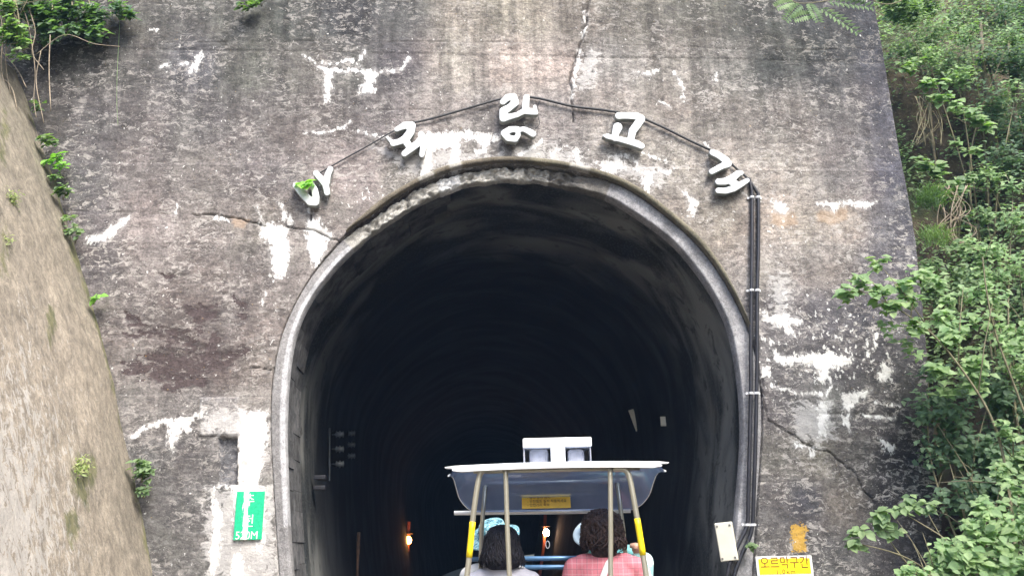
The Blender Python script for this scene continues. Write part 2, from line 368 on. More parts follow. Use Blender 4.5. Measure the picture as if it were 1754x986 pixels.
# match each outer sample to the nearest inner direction so the ring quads stay radial
OUTd, outs = resample(OUT, 4000, 0)
cen = np.array([IN[:, 0].mean(), at(885, 700, Y0).z])
def ang(p): return np.unwrap(np.arctan2(p[:, 0]-cen[0], p[:, 1]-cen[1]))
ia, oa = ang(IN), ang(OUTd)
OUTM = np.c_[np.interp(ia, oa, OUTd[:, 0]), np.interp(ia, oa, OUTd[:, 1])]
# ------------------------------------------------------------------ facade
def edge_px(py): return np.interp(py, [-200, 0, 200, 470, 800, 1200], [1494, 1520, 1547, 1575, 1603, 1640])
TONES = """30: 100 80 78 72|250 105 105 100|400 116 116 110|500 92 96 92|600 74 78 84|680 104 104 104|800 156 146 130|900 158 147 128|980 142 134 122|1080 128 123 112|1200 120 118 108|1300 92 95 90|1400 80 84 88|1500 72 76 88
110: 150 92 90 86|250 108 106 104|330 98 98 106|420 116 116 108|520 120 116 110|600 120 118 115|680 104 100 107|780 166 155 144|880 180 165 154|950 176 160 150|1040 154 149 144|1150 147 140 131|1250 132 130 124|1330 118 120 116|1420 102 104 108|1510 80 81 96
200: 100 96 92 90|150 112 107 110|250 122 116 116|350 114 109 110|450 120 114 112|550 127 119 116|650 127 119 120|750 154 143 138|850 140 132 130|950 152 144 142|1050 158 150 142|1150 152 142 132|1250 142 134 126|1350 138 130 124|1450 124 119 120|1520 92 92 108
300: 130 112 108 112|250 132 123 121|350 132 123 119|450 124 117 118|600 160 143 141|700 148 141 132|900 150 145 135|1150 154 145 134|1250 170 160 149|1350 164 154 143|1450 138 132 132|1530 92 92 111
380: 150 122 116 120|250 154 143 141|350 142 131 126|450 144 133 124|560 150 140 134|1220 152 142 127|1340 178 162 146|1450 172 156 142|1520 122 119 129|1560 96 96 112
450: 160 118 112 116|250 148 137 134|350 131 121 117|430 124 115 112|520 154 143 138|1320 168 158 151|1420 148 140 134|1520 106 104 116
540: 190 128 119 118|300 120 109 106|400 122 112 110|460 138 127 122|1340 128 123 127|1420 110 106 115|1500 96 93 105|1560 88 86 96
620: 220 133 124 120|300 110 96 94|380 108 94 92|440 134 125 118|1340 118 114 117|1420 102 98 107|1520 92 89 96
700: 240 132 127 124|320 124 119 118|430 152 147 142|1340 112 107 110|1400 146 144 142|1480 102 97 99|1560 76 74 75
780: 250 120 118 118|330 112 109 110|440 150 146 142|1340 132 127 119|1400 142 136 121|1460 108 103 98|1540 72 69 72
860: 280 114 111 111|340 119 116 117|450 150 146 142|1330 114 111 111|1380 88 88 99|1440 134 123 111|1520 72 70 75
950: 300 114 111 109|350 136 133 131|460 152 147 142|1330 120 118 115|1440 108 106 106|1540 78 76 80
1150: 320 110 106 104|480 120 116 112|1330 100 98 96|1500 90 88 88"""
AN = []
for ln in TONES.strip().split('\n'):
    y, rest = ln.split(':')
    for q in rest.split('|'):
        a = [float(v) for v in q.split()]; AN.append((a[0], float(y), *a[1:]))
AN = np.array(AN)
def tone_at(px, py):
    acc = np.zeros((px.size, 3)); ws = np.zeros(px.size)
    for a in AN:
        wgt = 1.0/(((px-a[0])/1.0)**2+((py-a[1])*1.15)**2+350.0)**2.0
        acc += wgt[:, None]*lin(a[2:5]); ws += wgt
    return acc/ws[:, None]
EFF_P = [[(556, 118), (568, 120), (568, 150), (563, 178), (558, 175), (558, 140)], [(618, 120), (648, 124), (640, 140), (642, 155), (632, 160), (616, 161), (620, 148), (628, 138)],
 [(345, 88), (348, 95), (335, 115), (326, 127), (325, 118), (335, 100)],
 [(722, 228), (760, 228), (800, 226), (855, 232), (852, 242), (840, 240), (830, 262), (815, 262), (825, 250), (818, 240), (790, 238), (785, 260), (788, 300), (772, 300), (775, 255), (755, 252), (742, 262), (738, 295), (718, 300), (722, 270), (716, 262), (722, 245)],
 [(978, 258), (990, 256), (1000, 285), (992, 290)], [(1020, 280), (1060, 270), (1075, 285), (1050, 298), (1035, 295)], [(1100, 295), (1118, 296), (1114, 328), (1104, 330)], [(1172, 330), (1185, 340), (1194, 345), (1190, 370), (1180, 368), (1182, 350)],
 [(222, 370), (205, 395), (185, 412), (150, 418), (150, 408), (175, 402), (200, 382)], [(445, 382), (465, 383), (492, 388), (494, 440), (490, 472), (470, 475), (465, 450), (462, 420), (448, 400)], [(485, 362), (502, 378), (500, 390), (490, 385)],
 [(525, 378), (545, 372), (555, 390), (570, 404), (560, 420), (545, 455), (538, 455), (527, 420), (525, 395)],
 [(1305, 530), (1320, 540), (1345, 540), (1375, 548), (1365, 558), (1350, 550), (1362, 575), (1350, 570), (1330, 552), (1305, 550)],
 [(1325, 600), (1345, 612), (1370, 608), (1420, 602), (1460, 616), (1455, 625), (1425, 630), (1412, 655), (1402, 650), (1402, 630), (1370, 620), (1340, 625), (1325, 612)],
 [(1515, 618), (1528, 632), (1526, 650), (1510, 652), (1505, 640)], [(1440, 675), (1490, 668), (1478, 680), (1462, 690), (1455, 705), (1446, 700)], [(1305, 625), (1320, 630), (1318, 645), (1305, 645)],
 [(1507, 750), (1530, 765), (1528, 775), (1515, 768)], [(1440, 710), (1455, 710), (1456, 738), (1448, 725)], [(1400, 690), (1420, 690), (1415, 740), (1402, 748)], [(1320, 345), (1345, 350), (1345, 368), (1330, 362)], [(1400, 347), (1500, 345), (1490, 355), (1440, 352), (1430, 362), (1415, 352)],
 [(410, 748), (412, 706), (456, 704), (460, 740), (450, 790), (440, 835), (456, 842), (452, 900), (448, 945), (440, 935), (440, 925), (402, 925), (400, 845), (395, 835), (366, 835), (364, 850), (378, 870), (380, 930), (368, 986), (356, 986), (366, 900), (360, 840), (370, 835), (405, 828), (408, 745)],
 [(290, 722), (330, 716), (322, 745), (312, 735), (300, 755), (297, 775), (290, 760)], [(397, 960), (412, 940), (418, 1000), (396, 1000)]]
EFF_L = [([(545, 115), (565, 120), (600, 120), (622, 122)], 3), ([(600, 103), (615, 112), (625, 124)], 2.5), ([(648, 124), (690, 117), (700, 100)], 2.2), ([(625, 90), (618, 100)], 3.5), ([(520, 95), (545, 110), (575, 110)], .8), ([(575, 110), (600, 102)], 1.4),
 ([(275, 115), (290, 108)], 2), ([(310, 108), (320, 107)], 2.5), ([(258, 50), (268, 50)], 2), ([(520, 228), (560, 226), (590, 218), (600, 208)], 1.6), ([(610, 224), (640, 232), (668, 236)], 2), ([(930, 240), (905, 258), (888, 268)], 2.5), ([(945, 262), (972, 250)], 2), ([(1045, 268), (1070, 268), (1090, 280)], 3), ([(1100, 262), (1142, 277)], 2.5),
 ([(1085, 290), (1105, 298), (1130, 292), (1145, 297)], 2.5), ([(1085, 122), (1110, 126), (1130, 120)], 1.8), ([(1155, 125), (1170, 150), (1172, 172)], 1.6), ([(1228, 125), (1225, 137)], 2.6), ([(1004, 22), (1003, 45), (998, 62)], 3), ([(992, 85), (985, 130), (979, 165)], 3), ([(1130, 172), (1150, 185)], .8),
 ([(475, 345), (490, 366)], 1.8), ([(440, 352), (448, 382)], 1.4), ([(520, 345), (532, 362)], 1.2), ([(300, 365), (304, 352)], 1.6), ([(455, 500), (448, 530)], 1.2), ([(370, 372), (392, 379)], 2), ([(1420, 645), (1425, 662), (1415, 678)], 3), ([(1500, 572), (1500, 592)], 2.4), ([(1485, 585), (1486, 612)], 2), ([(1360, 760), (1393, 766), (1390, 780)], 3.5), ([(1320, 660), (1370, 672), (1415, 678)], 1.8),
 ([(1480, 712), (1530, 715)], 2.5), ([(225, 750), (242, 735), (290, 721), (345, 712)], 4.5), ([(1270, 330), (1300, 345)], 1.0), ([(1345, 500), (1348, 545)], 2), ([(1500, 690), (1540, 695)], 1.4), ([(1305, 575), (1325, 588)], 1.8), ([(465, 480), (462, 470)], 2), ([(1215, 255), (1208, 246)], 1.5), ([(900, 210), (905, 222)], .8)]
BROWN_P = [[(320, 530), (340, 522), (372, 520), (372, 545), (350, 550), (345, 565), (330, 555), (322, 545)], [(210, 568), (245, 560), (300, 560), (330, 575), (345, 600), (365, 560), (380, 575), (370, 605), (320, 600), (300, 585), (255, 578), (215, 576)],
 [(240, 605), (300, 602), (400, 600), (430, 592), (435, 605), (405, 625), (350, 640), (350, 665), (290, 668), (260, 650), (215, 640), (212, 622), (240, 615)], [(405, 512), (420, 520), (420, 545), (408, 545), (402, 530)], [(275, 468), (296, 470), (292, 478), (278, 476)], [(210, 530), (235, 545), (240, 560), (222, 560)]]
CRACKS = [([(1012, -8), (1003, 25), (1006, 35), (998, 50), (1000, 60), (993, 75), (990, 90), (982, 110), (978, 125), (975, 140), (980, 150), (977, 165), (980, 180), (982, 208)], 1.9), ([(365, 368), (400, 373), (440, 382), (455, 388)], .6), ([(490, 388), (530, 393), (560, 405), (582, 414)], .9),
 ([(1306, 650), (1309, 690), (1316, 720), (1340, 735), (1360, 745), (1395, 768), (1418, 772), (1440, 790), (1465, 810), (1475, 830), (1498, 862)], .5), ([(430, 630), (464, 633)], .4), ([(330, 367), (365, 368)], .8), ([(533, 362), (533, 378)], .9)]
JOINTS = [([(225, 73), (480, 71), (1000, 73), (1300, 86), (1540, 85)], 1.1), ([(655, 189), (800, 187), (850, 190)], .8), ([(130, 362), (330, 368)], .7), ([(1310, 402), (1400, 404)], .7), ([(1312, 704), (1430, 708), (1590, 712)], 1.1), ([(1340, 782), (1400, 783)], .7), ([(410, 706), (460, 706)], 1.2)]
def facade():
    zt = 8.25
    xl, xr = at(-60, 500, Y0).x-.3, at(1650, 1200, Y0).x+.35
    fx = np.arange(xl, xr, .0125)
    fz = np.r_[np.linspace(-.4, .95, 24, endpoint=False), np.arange(.95, zt+.01, .0125)]
    X, Z = np.meshgrid(fx, fz); nz, nx = X.shape
    X, Z = X.ravel().copy(), Z.ravel().copy()
    px, py = to_px(X, np.full_like(X, Y0), Z)
    # right edge: clamp onto the outline
    exz = np.array([[at(float(edge_px(p)), float(p), Y0).x, at(float(edge_px(p)), float(p), Y0).z] for p in range(-300, 1300, 50)])
    ex = np.interp(Z, exz[::-1, 1], exz[::-1, 0])
    ex = ex + .012*np.sin(Z*9.1)*np.sin(Z*23.7+1)
    over = X > ex; X = np.where(over, ex, X)
    arch = [tuple(p) for p in resample(OUT, 260, 0)[0]]
    near = (X > OUT[:, 0].min()-.1) & (X < OUT[:, 0].max()+.1) & (Z < OUT[:, 1].max()+.1)
    ins = np.zeros(X.shape, bool); ins[near] = inside(X[near], Z[near], arch)
    ids = np.arange(nz*nx).reshape(nz, nx)
    q = np.stack([ids[:-1, :-1], ids[:-1, 1:], ids[1:, 1:], ids[1:, :-1]], -1).reshape(-1, 4)
    keep = (ins[q].sum(1) < 3) & (over[q].sum(1) < 4)
    q = q[keep]
    used = np.unique(q); bad = used[ins[used]]
    if len(bad):                           # pull the stray inner vertices out to the outline
        A = np.array(arch)
        D = resample(OUT, 6000, 0)[0]
        for i in bad:
            j = np.argmin((D[:, 0]-X[i])**2+(D[:, 1]-Z[i])**2); X[i], Z[i] = D[j]
    px, py = to_px(X, np.full_like(X, Y0), Z)
    n = X.size
    eff = np.zeros(n); brown = np.zeros(n); orange = np.zeros(n); semi = np.zeros(n); crack = np.zeros(n); yel = np.zeros(n); disp = np.zeros(n)
    for p in EFF_P: paint(eff, px, py, p, 1.0, 9, True)
    for p, wd in EFF_L: paint(eff, px, py, crooked(p, 2.0, 8, len(p)*7+int(p[0][0])), wd*.9+.1, 7)
    for p in BROWN_P: paint(brown, px, py, p, 8, 14, True)
    for p in ([(1322, 362), (1362, 366), (1366, 386), (1340, 392), (1318, 382)], [(1398, 362), (1450, 355), (1452, 377), (1420, 387), (1400, 380)], [(395, 372), (425, 378), (420, 392), (400, 392)]): paint(orange, px, py, p, 0, 18, True)
    for p in ([(1353, 897), (1380, 895), (1382, 945), (1355, 945)],): paint(yel, px, py, p, -1, 7, True)
    for p in ([(1358, 690), (1425, 688), (1427, 755), (1400, 765), (1360, 745)], [(1000, 88), (1026, 88), (1026, 135), (1005, 150), (985, 152), (990, 120)], [(1320, 470), (1350, 470), (1350, 560), (1325, 560)], [(1020, 280), (1150, 290), (1130, 320), (1060, 300)], [(640, 250), (860, 262), (800, 285), (700, 300)],
              [(880, 245), (1000, 255), (1010, 285), (880, 272)], [(352, 835), (470, 830), (476, 990), (350, 990)], [(345, 700), (460, 706), (462, 800), (410, 800), (408, 748), (345, 745)]): paint(semi, px, py, p, 0, 20, True)
    def groove(L, depth, crackd):
        for k, (p, wd) in enumerate(L):
            c = crooked(p, 1.8 if crackd > .5 else .4, 7 if crackd > .5 else 60, k+3); xs = [a[0] for a in c]; ys = [a[1] for a in c]
            s = np.where((px > min(xs)-8) & (px < max(xs)+8) & (py > min(ys)-8) & (py < max(ys)+8))[0]
            if len(s) == 0: continue
            d = seg_dist(px[s], py[s], c); wv = wd*(.6+.7*np.abs(np.sin(py[s]*.13+px[s]*.09)))
            f = np.clip(1.25-d/(wv*.62+.62), 0, 1)*(1 if crackd > .5 else np.clip(.55+.8*np.sin(px[s]*.021+k)*np.sin(px[s]*.057+2*k), .15, 1)); disp[s] = np.maximum(disp[s], f*depth); crack[s] = np.maximum(crack[s], f*crackd)
    groove(CRACKS, .035, .85); groove(JOINTS, .008, .38)
    # one side of the main cracks stands a little proud
    # rectangular niche on the left
    def rect(x0, y0, x1, y1, s=1.2):
        dx = np.maximum(x0-px, px-x1); dy = np.maximum(y0-py, py-y1); return np.clip(.5-np.maximum(dx, dy)/s, 0, 1)
    nic = rect(375, 750, 406, 830); disp += nic*.07
    slab = rect(343, 681, 410, 745); disp -= slab*.018
    band = rect(408, 706, 458, 1000, 3)*.0; disp -= band
    rough = np.array([mnoise.fractal(Vector((x*.9, z*1.3, 3.1)), 1.0, 2.0, 3) for x, z in zip(fx[::8].repeat(1), fx[::8])][:1])
    # low undulation + board marks
    disp += .010*np.sin(X*1.9+1.3*np.sin(Z*1.1))*np.sin(Z*2.3+X*.7)
    bz = Z/.185; fr = bz-np.floor(bz); r1 = np.modf(np.sin(np.floor(bz)*12.9898)*43758.5)[0]
    disp += .0035*r1 + .0035*np.clip(1-np.abs(fr-.5)*-1-1.44, 0, 1)
    rr = rng.random((nz//6+3, nx//6+3)); gi, gj = np.divmod(np.arange(n), nx)
    a, b = gi/6.0, gj/6.0; i0, j0 = a.astype(int), b.astype(int); ta, tb = a-i0, b-j0
    disp += .010*((rr[i0, j0]*(1-ta)+rr[i0+1, j0]*ta)*(1-tb)+(rr[i0, j0+1]*(1-ta)+rr[i0+1, j0+1]*ta)*tb-.5)
    disp += .004*(rng.random(n)-.5)
    disp += np.clip(brown-.5, 0, 1)*.02
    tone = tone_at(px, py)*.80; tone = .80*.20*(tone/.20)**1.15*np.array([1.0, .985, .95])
    nicm = nic[:, None]; tone = tone*(1-nicm)+nicm*lin((140, 142, 150))*.5
    eff *= (1-nic); 
    sl = slab[:, None]; tone = tone*(1-sl)+sl*lin((175, 172, 170))*.5
    spk = np.clip(.55+.25*((px > 1150) & (py > 150))+.3*((px < 480) & (py > 300) & (py < 520))+.2, 0, 1)
    spk = np.where((px > 560) & (px < 760) & (py > 240) & (py < 420), 1.0, spk); spk = np.where((px > 1440) & (py < 330), spk*.7, spk)
    V = np.c_[X, Y0+disp, Z]
    # back lip round the opening and the right-hand return, so the wall has thickness
    um = np.full(n, -1); used = np.unique(q); um[used] = np.arange(len(used)); V = V[used]; q = um[q]
    at1 = np.c_[eff, brown, orange, spk][used]; dots = np.clip(np.maximum(1.15-np.hypot((px-1430)/150, (py-610)/130), .75-np.hypot((px-1340)/120, (py-380)/90)), 0, 1); dots = np.maximum(dots, np.clip(.8-np.hypot((px-620)/150, (py-340)/80), 0, 1)); at2 = np.c_[semi, crack, yel, dots][used]; tone = tone[used]
    e = np.concatenate([q[:, [0, 1]], q[:, [1, 2]], q[:, [2, 3]], q[:, [3, 0]]]); key = np.sort(e, 1); key = key[:, 0].astype(np.int64)*len(V)+key[:, 1]
    u, inv, cnt = np.unique(key, return_inverse=True, return_counts=True); be = e[cnt[inv] == 1]
    bv = np.unique(be); mp = {int(v): i+len(V) for i, v in enumerate(bv)}
    Vb = V[bv].copy(); Vb[:, 1] = Y0+.55
    qb = np.array([[b_, a_, mp[int(a_)], mp[int(b_)]] for a_, b_ in be])
    V = np.r_[V, Vb]; tone = np.r_[tone, tone[bv]*.8]; at1 = np.r_[at1, at1[bv]*np.array([0, 0, 0, 1])]; at2 = np.r_[at2, at2[bv]*0]
    me = mesh_np('facade', V, np.r_[q, qb]); set_attr(me, 'tone', tone); set_attr(me, 'mask', at1); set_attr(me, 'mask2', at2)
    return me
portal = empty('tunnel_portal', (at(885, 1190, Y0).x, Y0, 0), label='weathered grey concrete tunnel portal with cracked horseshoe arch and white lime stains', cat='tunnel portal')
PO = Vector(portal.location)
def under(o, par):                          # keep world placement under a moved parent
    o.parent = par; o.matrix_parent_inverse = par.matrix_basis.inverted(); return o
under(link('facade', facade(), MF), portal)
xa_, xb_ = -5.4, at(1496, -60, Y0).x; mb = MB(); mb.box(((xa_+xb_)/2, Y0+.46, 8.20), (xb_-xa_, .8, .14), bev=.02); under(mb.build('leak_cover', MBL0 := plain('leak_cover_concrete', (.16, .155, .145), .95, 0, .3, 6, .4)), portal)  # unseen cover added over the gap behind the wall top, shutting out light
# ------------------------------------------------------------------ ring face, moulding, lining
def ring():
    K = 14; n = NA; rows = []
    s = IN_S/IN_S[-1]; V = np.zeros((n, K+1+3, 3)); T = np.zeros((n, K+4, 3))
    sx, sy = to_px(IN[:, 0], np.full(n, Y0), IN[:, 1])
    broke = np.clip(np.minimum((sx-590)/40, (1030-sx)/60), 0, 1)*(sy < 430)
    rr = rng.random((n, K+1))
    for i in range(n):
        for k in range(K+1):
            f = k/K
            lim = .93 if broke[i] < .3 else .93-.33*broke[i]*(.45+.55*abs(mnoise.noise(Vector((i*.03, 0, 0)))))
            p = IN[i]*(1-f*lim)+OUTM[i]*f*lim
            d = .03+.004*(rr[i, k]-.5)
            if broke[i] > 0:
                h = mnoise.fractal(Vector((p[0]*11, p[1]*11, 1)), .7, 2.2, 5)
                d += broke[i]*min(.12, .01+.10*abs(h)+.06*max(0, mnoise.noise(Vector((p[0]*2.5, 9, p[1]*2.5)))))
                p = p+np.array([0, .022*mnoise.noise(Vector((p[0]*5, p[1]*5, 5)))+.010*mnoise.noise(Vector((p[0]*23, p[1]*23, 5)))])*broke[i]
            if k == 0: d += .008
            V[i, k+1] = (p[0], Y0+d, p[1])
            c = np.array([172, 170, 170.]) if sx[i] < 870 else np.array([163, 162, 164.])
            if sx[i] < 700 and f < .4 and sy[i] < 900: c = np.array([215, 215, 218.])
            if broke[i] > .3: c = np.array([196, 193, 186.])
            if sx[i] < 700 and sy[i] > 650: c = c*(.9 if f > .35 else 1)
            if 1050 < sx[i]: c = c+18*mnoise.noise(Vector((p[0]*3, p[1]*3, 2)))
            if 752 < sx[i] < 790 and sy[i] < 400: c = np.array([245, 245, 245.])
            if 1040 > sx[i] > 940: c = np.array([128, 124, 118.])
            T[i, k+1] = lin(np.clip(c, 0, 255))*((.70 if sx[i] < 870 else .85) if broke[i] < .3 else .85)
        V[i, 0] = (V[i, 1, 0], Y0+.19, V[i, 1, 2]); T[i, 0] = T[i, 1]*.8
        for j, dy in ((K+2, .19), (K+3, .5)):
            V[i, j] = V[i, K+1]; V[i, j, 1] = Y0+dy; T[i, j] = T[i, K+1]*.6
    m = K+4; ids = np.arange(n*m).reshape(n, m)
    q = np.stack([ids[:-1, :-1], ids[1:, :-1], ids[1:, 1:], ids[:-1, 1:]], -1).reshape(-1, 4)
    me = mesh_np('arch_ring', V.reshape(-1, 3), q); set_attr(me, 'tone', T.reshape(-1, 3)); return me
under(link('arch_ring', ring(), MR), portal)
def moulding():
    sx, sy = to_px(OUTM[:, 0], np.full(NA, Y0), OUTM[:, 1])
    idx = np.where((sy < 560) & ~((sx < 700) & (sy > 398)))[0]
    V = []; T = []
    for c, i in enumerate(idx):
        a = OUTM[max(i-1, 0)]; b = OUTM[min(i+1, NA-1)]; t = (b-a)/np.linalg.norm(b-a); nrm = np.array([-t[1], t[0]])
        wq = .062*min(1, (len(idx)-c)/60+.25, c/25+.3)*(1+.12*mnoise.noise(Vector((i*.05, 3, 3)))); ch = .012*mnoise.noise(Vector((i*.11, 7, 1)))
        o = OUTM[i]-nrm*.006
        prof = [(0, .02), (0, -.045+ch), (.008, -.058+ch), (wq*.5, -.062), (wq-.012, -.056+ch), (wq, -.04), (wq+.004, .02)]
        for (u, d) in prof: V.append((o[0]+nrm[0]*u, Y0+d+.003*mnoise.noise(Vector((i*.3, u*30, 2))), o[1]+nrm[1]*u))
        base = np.array([152, 145, 124.]) if sx[i] > 900 else np.array([146, 136, 118.])
        f = mnoise.noise(Vector((i*.07, 1, 1)))
        if 975 < sx[i] < 1010 or 720 < sx[i] < 745 or 770 < sx[i] < 792: base = np.array([205, 200, 190.])
        for _ in prof: T.append(lin(np.clip(base*(1+.2*f), 0, 255))*.52)
    m = 7; n = len(idx); ids = np.arange(n*m).reshape(n, m)
    q = np.stack([ids[:-1, :-1], ids[:-1, 1:], ids[1:, 1:], ids[1:, :-1]], -1).reshape(-1, 4)
    me = mesh_np('arch_moulding', V, q); set_attr(me, 'tone', np.array(T)); return me
under(link('arch_moulding', moulding(), MR), portal)
def bend(y):                               # the tunnel swings gently to the right
    return 0.0 if y < 16 else (y-16)**2/700.0
SB = IN_S[-1]*.43
def lining():
    ys = np.r_[np.arange(Y0+.178, 16, .05), np.arange(16, 40, .4), np.arange(40, 130, 2.0)]
    idx = np.arange(0, NA, 2); n = len(idx); V = []; UV = []
    tv = np.gradient(IN, axis=0); tv /= np.linalg.norm(tv, axis=1)[:, None]; nr = np.c_[-tv[:, 1], tv[:, 0]]
    for y in ys:
        cx = bend(y); near = y < 16
        for i in idx:
            d = .03
            if near: d += (.035*mnoise.noise(Vector((IN_S[i]*.8, y*.9, 0)))+.010*mnoise.noise(Vector((IN_S[i]*4, y*4, 3))))*max(.15, 1-max(0, y-9.5)/3)
            if y < Y0+.97 and IN_S[i] < SB+.1: d = max(d, .05)+.03
            elif y < Y0+.5: d = d*(y-Y0-.1)/.4
            V.append((IN[i, 0]+nr[i, 0]*d+cx, y, IN[i, 1]+nr[i, 1]*d)); UV.append((IN_S[i], y))
    m = len(ys); ids = np.arange(m*n).reshape(m, n)
    q = np.stack([ids[:-1, :-1], ids[:-1, 1:], ids[1:, 1:], ids[1:, :-1]], -1).reshape(-1, 4)
    me = mesh_np('lining', V, q, True); uv = me.uv_layers.new(name='UVMap'); UV = np.array(UV, np.float32)
    uv.data.foreach_set('uv', UV[q.ravel()].ravel()); return me, ys
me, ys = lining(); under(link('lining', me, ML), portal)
# first courses of lining blocks just inside the arch, each block its own part
BLK = {}
tv = np.gradient(IN, axis=0); tv /= np.linalg.norm(tv, axis=1)[:, None]; NRM = np.c_[-tv[:, 1], tv[:, 0]]
def blocks():
    r = random.Random(5); course = [(Y0+.175, Y0+.50), (Y0+.512, Y0+.97)]
    for c, (ya, yb) in enumerate(course):
        s = .05*c
        while s < SB-.2*c:
            wd = r.uniform(.20, .34); s1 = min(s+wd, IN_S[-1])
            t = np.linspace(s+.0025, s1-.0025, 4); px_ = np.interp(t, IN_S, IN[:, 0]); pz_ = np.interp(t, IN_S, IN[:, 1])
            nx_ = np.interp(t, IN_S, NRM[:, 0]); nz_ = np.interp(t, IN_S, NRM[:, 1]); off = r.uniform(.0, .016)+.012*c
            V = []
            for (yy, dd) in ((ya, .12), (ya, off+.006), (ya+.01, off), (yb-.01, off+r.uniform(-.004, .006)), (yb, off+.006), (yb, .12)):
                for k in range(4): V.append((px_[k]+nx_[k]*dd, yy, pz_[k]+nz_[k]*dd))
            Fq = []
            for j in range(5):
                for k in range(3): Fq.append((j*4+k, j*4+k+1, (j+1)*4+k+1, (j+1)*4+k))
            sides = [tuple(j*4 for j in range(6)), tuple(j*4+3 for j in reversed(range(6)))]
            me = bpy.data.meshes.new('lining_block'); me.from_pydata(V, [], Fq+sides); me.update()
            under(link('lining_block', me, MBL), portal); s = s1
blocks()
# joint backing behind the blocks
mb = MB(); vs = []; fs = []
for i in range(0, NA, 4):
    for yy, dd in ((Y0+.18, .05), (Y0+1.3, .10)): vs.append((IN[i, 0]+NRM[i, 0]*dd, yy, IN[i, 1]+NRM[i, 1]*dd))
for i in range(len(vs)//2-1): fs.append((2*i, 2*i+1, 2*i+3, 2*i+2))
mb.add(vs, fs); under(mb.build('joint_mortar', plain('dark_mortar', (.05, .05, .05), .95)), portal)
mb = MB(); vs = []; fs = []
for i in range(0, NA, 6):
    for yy in (Y0+.12, Y0+5): vs.append((IN[i, 0]+NRM[i, 0]*.42, yy, IN[i, 1]+NRM[i, 1]*.42))
for i in range(len(vs)//2-1): fs.append((2*i, 2*i+1, 2*i+3, 2*i+2))
mb.add(vs, fs); under(mb.build('leak_shell', M_soil), portal)  # unseen shell added round the bore to keep skylight out of the seams
# unseen cap added past the bend to keep outside light from the bore
ye = ys[-1]; mb = MB(); mb.box((at(885, 700, Y0).x+bend(ye), ye+.2, 2.5), (9, .3, 9)); under(mb.build('bore_light_stop', M_soil), portal)
# ------------------------------------------------------------------ ground, track
def hillz(x, y):
    n = mnoise.fractal(Vector((x*.5, y*.5, 4)), 1.0, 2.0, 4)*.35
    z = -.35
    if x > 4.25: z = max(z, -.35+min(18, (x-4.25)*1.75)+n)
    if x < -5.0: z = max(z, min(7.2, (-x-5.0)*6)+n*.3+min(10, max(0, -x-6.5)*.7))
    yf = 9.0 if x < 5.0 else 9.0+min(1.2, (x-5.0)*1.6)
    if y > yf: z = max(z, min(7.75+(y-9)*.12, (y-yf)*7.0-.35)+min(20, max(0, y-11)*(1.5 if x > 4.5 else .75))+n*(1.0 if y > 10 or x > 5.0 else .2))
    return z
def terrain():
    def rngs(a, b, c, d, fine, coarse): return np.r_[np.arange(a, b, coarse), np.arange(b, c, fine), np.arange(c, d, coarse)]
    xs = rngs(-60, -8, 11, 60, .16, 4.0); yy = rngs(-40, -2, 14, 160, .16, 4.0)
    V = [(x, y, hillz(x, y)) for y in yy for x in xs]
    m, n = len(yy), len(xs); ids = np.arange(m*n).reshape(m, n)
    q = np.stack([ids[:-1, :-1], ids[:-1, 1:], ids[1:, 1:], ids[1:, :-1]], -1).reshape(-1, 4)
    # leave the bore open: drop the quads that stand inside the tunnel mouth
    Va = np.array(V); c = Va[q].mean(1)
    zq = Va[q][:, :, 2]; hole = (c[:, 0] > IN[:, 0].min()-.3) & (c[:, 0] < IN[:, 0].max()+.3) & (zq.max(1) > .5) & (zq.min(1) < 6.9) & (c[:, 1] < 11)
    return mesh_np('hillside', V, q[~hole], True)
tag(link('hillside', terrain(), M_soil), kind='structure')
# floor of the tunnel and the trackbed
def xc(y): return .25+.34*min(1, max(0, y)/5.0)+.12*math.exp(-((y-8)/2.5)**2)*0+(bend(y) if y > 16 else 0)
mb = MB(); ysb = np.r_[np.arange(-30, 16, 2.0), np.arange(16, 128, 2.0)]
vs = []; 
for y in ysb:
    for dx, z in ((-2.25, -.32), (-1.6, -.12), (1.6, -.12), (2.25, -.32)): vs.append((xc(y)+dx, y, z))
fs = [(i*4+k, i*4+k+1, i*4+k+5, i*4+k+4) for i in range(len(ysb)-1) for k in range(3)]
mb.add(vs, fs); tag(mb.build('trackbed', M_gravel), kind='structure')
mb = MB(); vs = []
for y in np.r_[np.arange(Y0, 16, 1.5), np.arange(16, 131, 3.0)]:
    for dx in (-4.2, 4.2): vs.append((.59+bend(y)+dx, y, -.34))
mb.add(vs, [(2*i, 2*i+1, 2*i+3, 2*i+2) for i in range(len(vs)//2-1)]); tag(mb.build('tunnel_floor', M_gravel), kind='structure')
railt = empty('railway_track', (.3, 0, -.1), label='narrow rusty railway track on timber sleepers running into the tunnel', cat='railway track')
for sgn in (-1, 1):
    mb = MB(); prof = [(-.06, -.02), (.06, -.02), (.06, 0), (.012, .012), (.012, .10), (.033, .105), (.033, .14), (-.033, .14), (-.033, .105), (-.012, .10), (-.012, .012), (-.06, 0)]
    vs = [(xc(y)+sgn*.55+a, y, z-.03) for y in ysb for a, z in prof]; L = len(prof)
    mb.add(vs, [(i*L+k, i*L+(k+1) % L, (i+1)*L+(k+1) % L, (i+1)*L+k) for i in range(len(ysb)-1) for k in range(L)])
    under(mb.build('rail', M_rail), railt)
mb = MB(); mb.box((0, 0, 0), (2.0, .2, .12), bev=.01); sl0 = mb.build('sleeper', M_sleep); under(sl0, railt)
for k in range(46):
    y = -8+k*.6; o = sl0 if k == 0 else sl0.copy()
    if k: COL.objects.link(o)
    o.location = (xc(y), y, -.115); o.rotation_euler = (0, 0, random.uniform(-.02, .02))
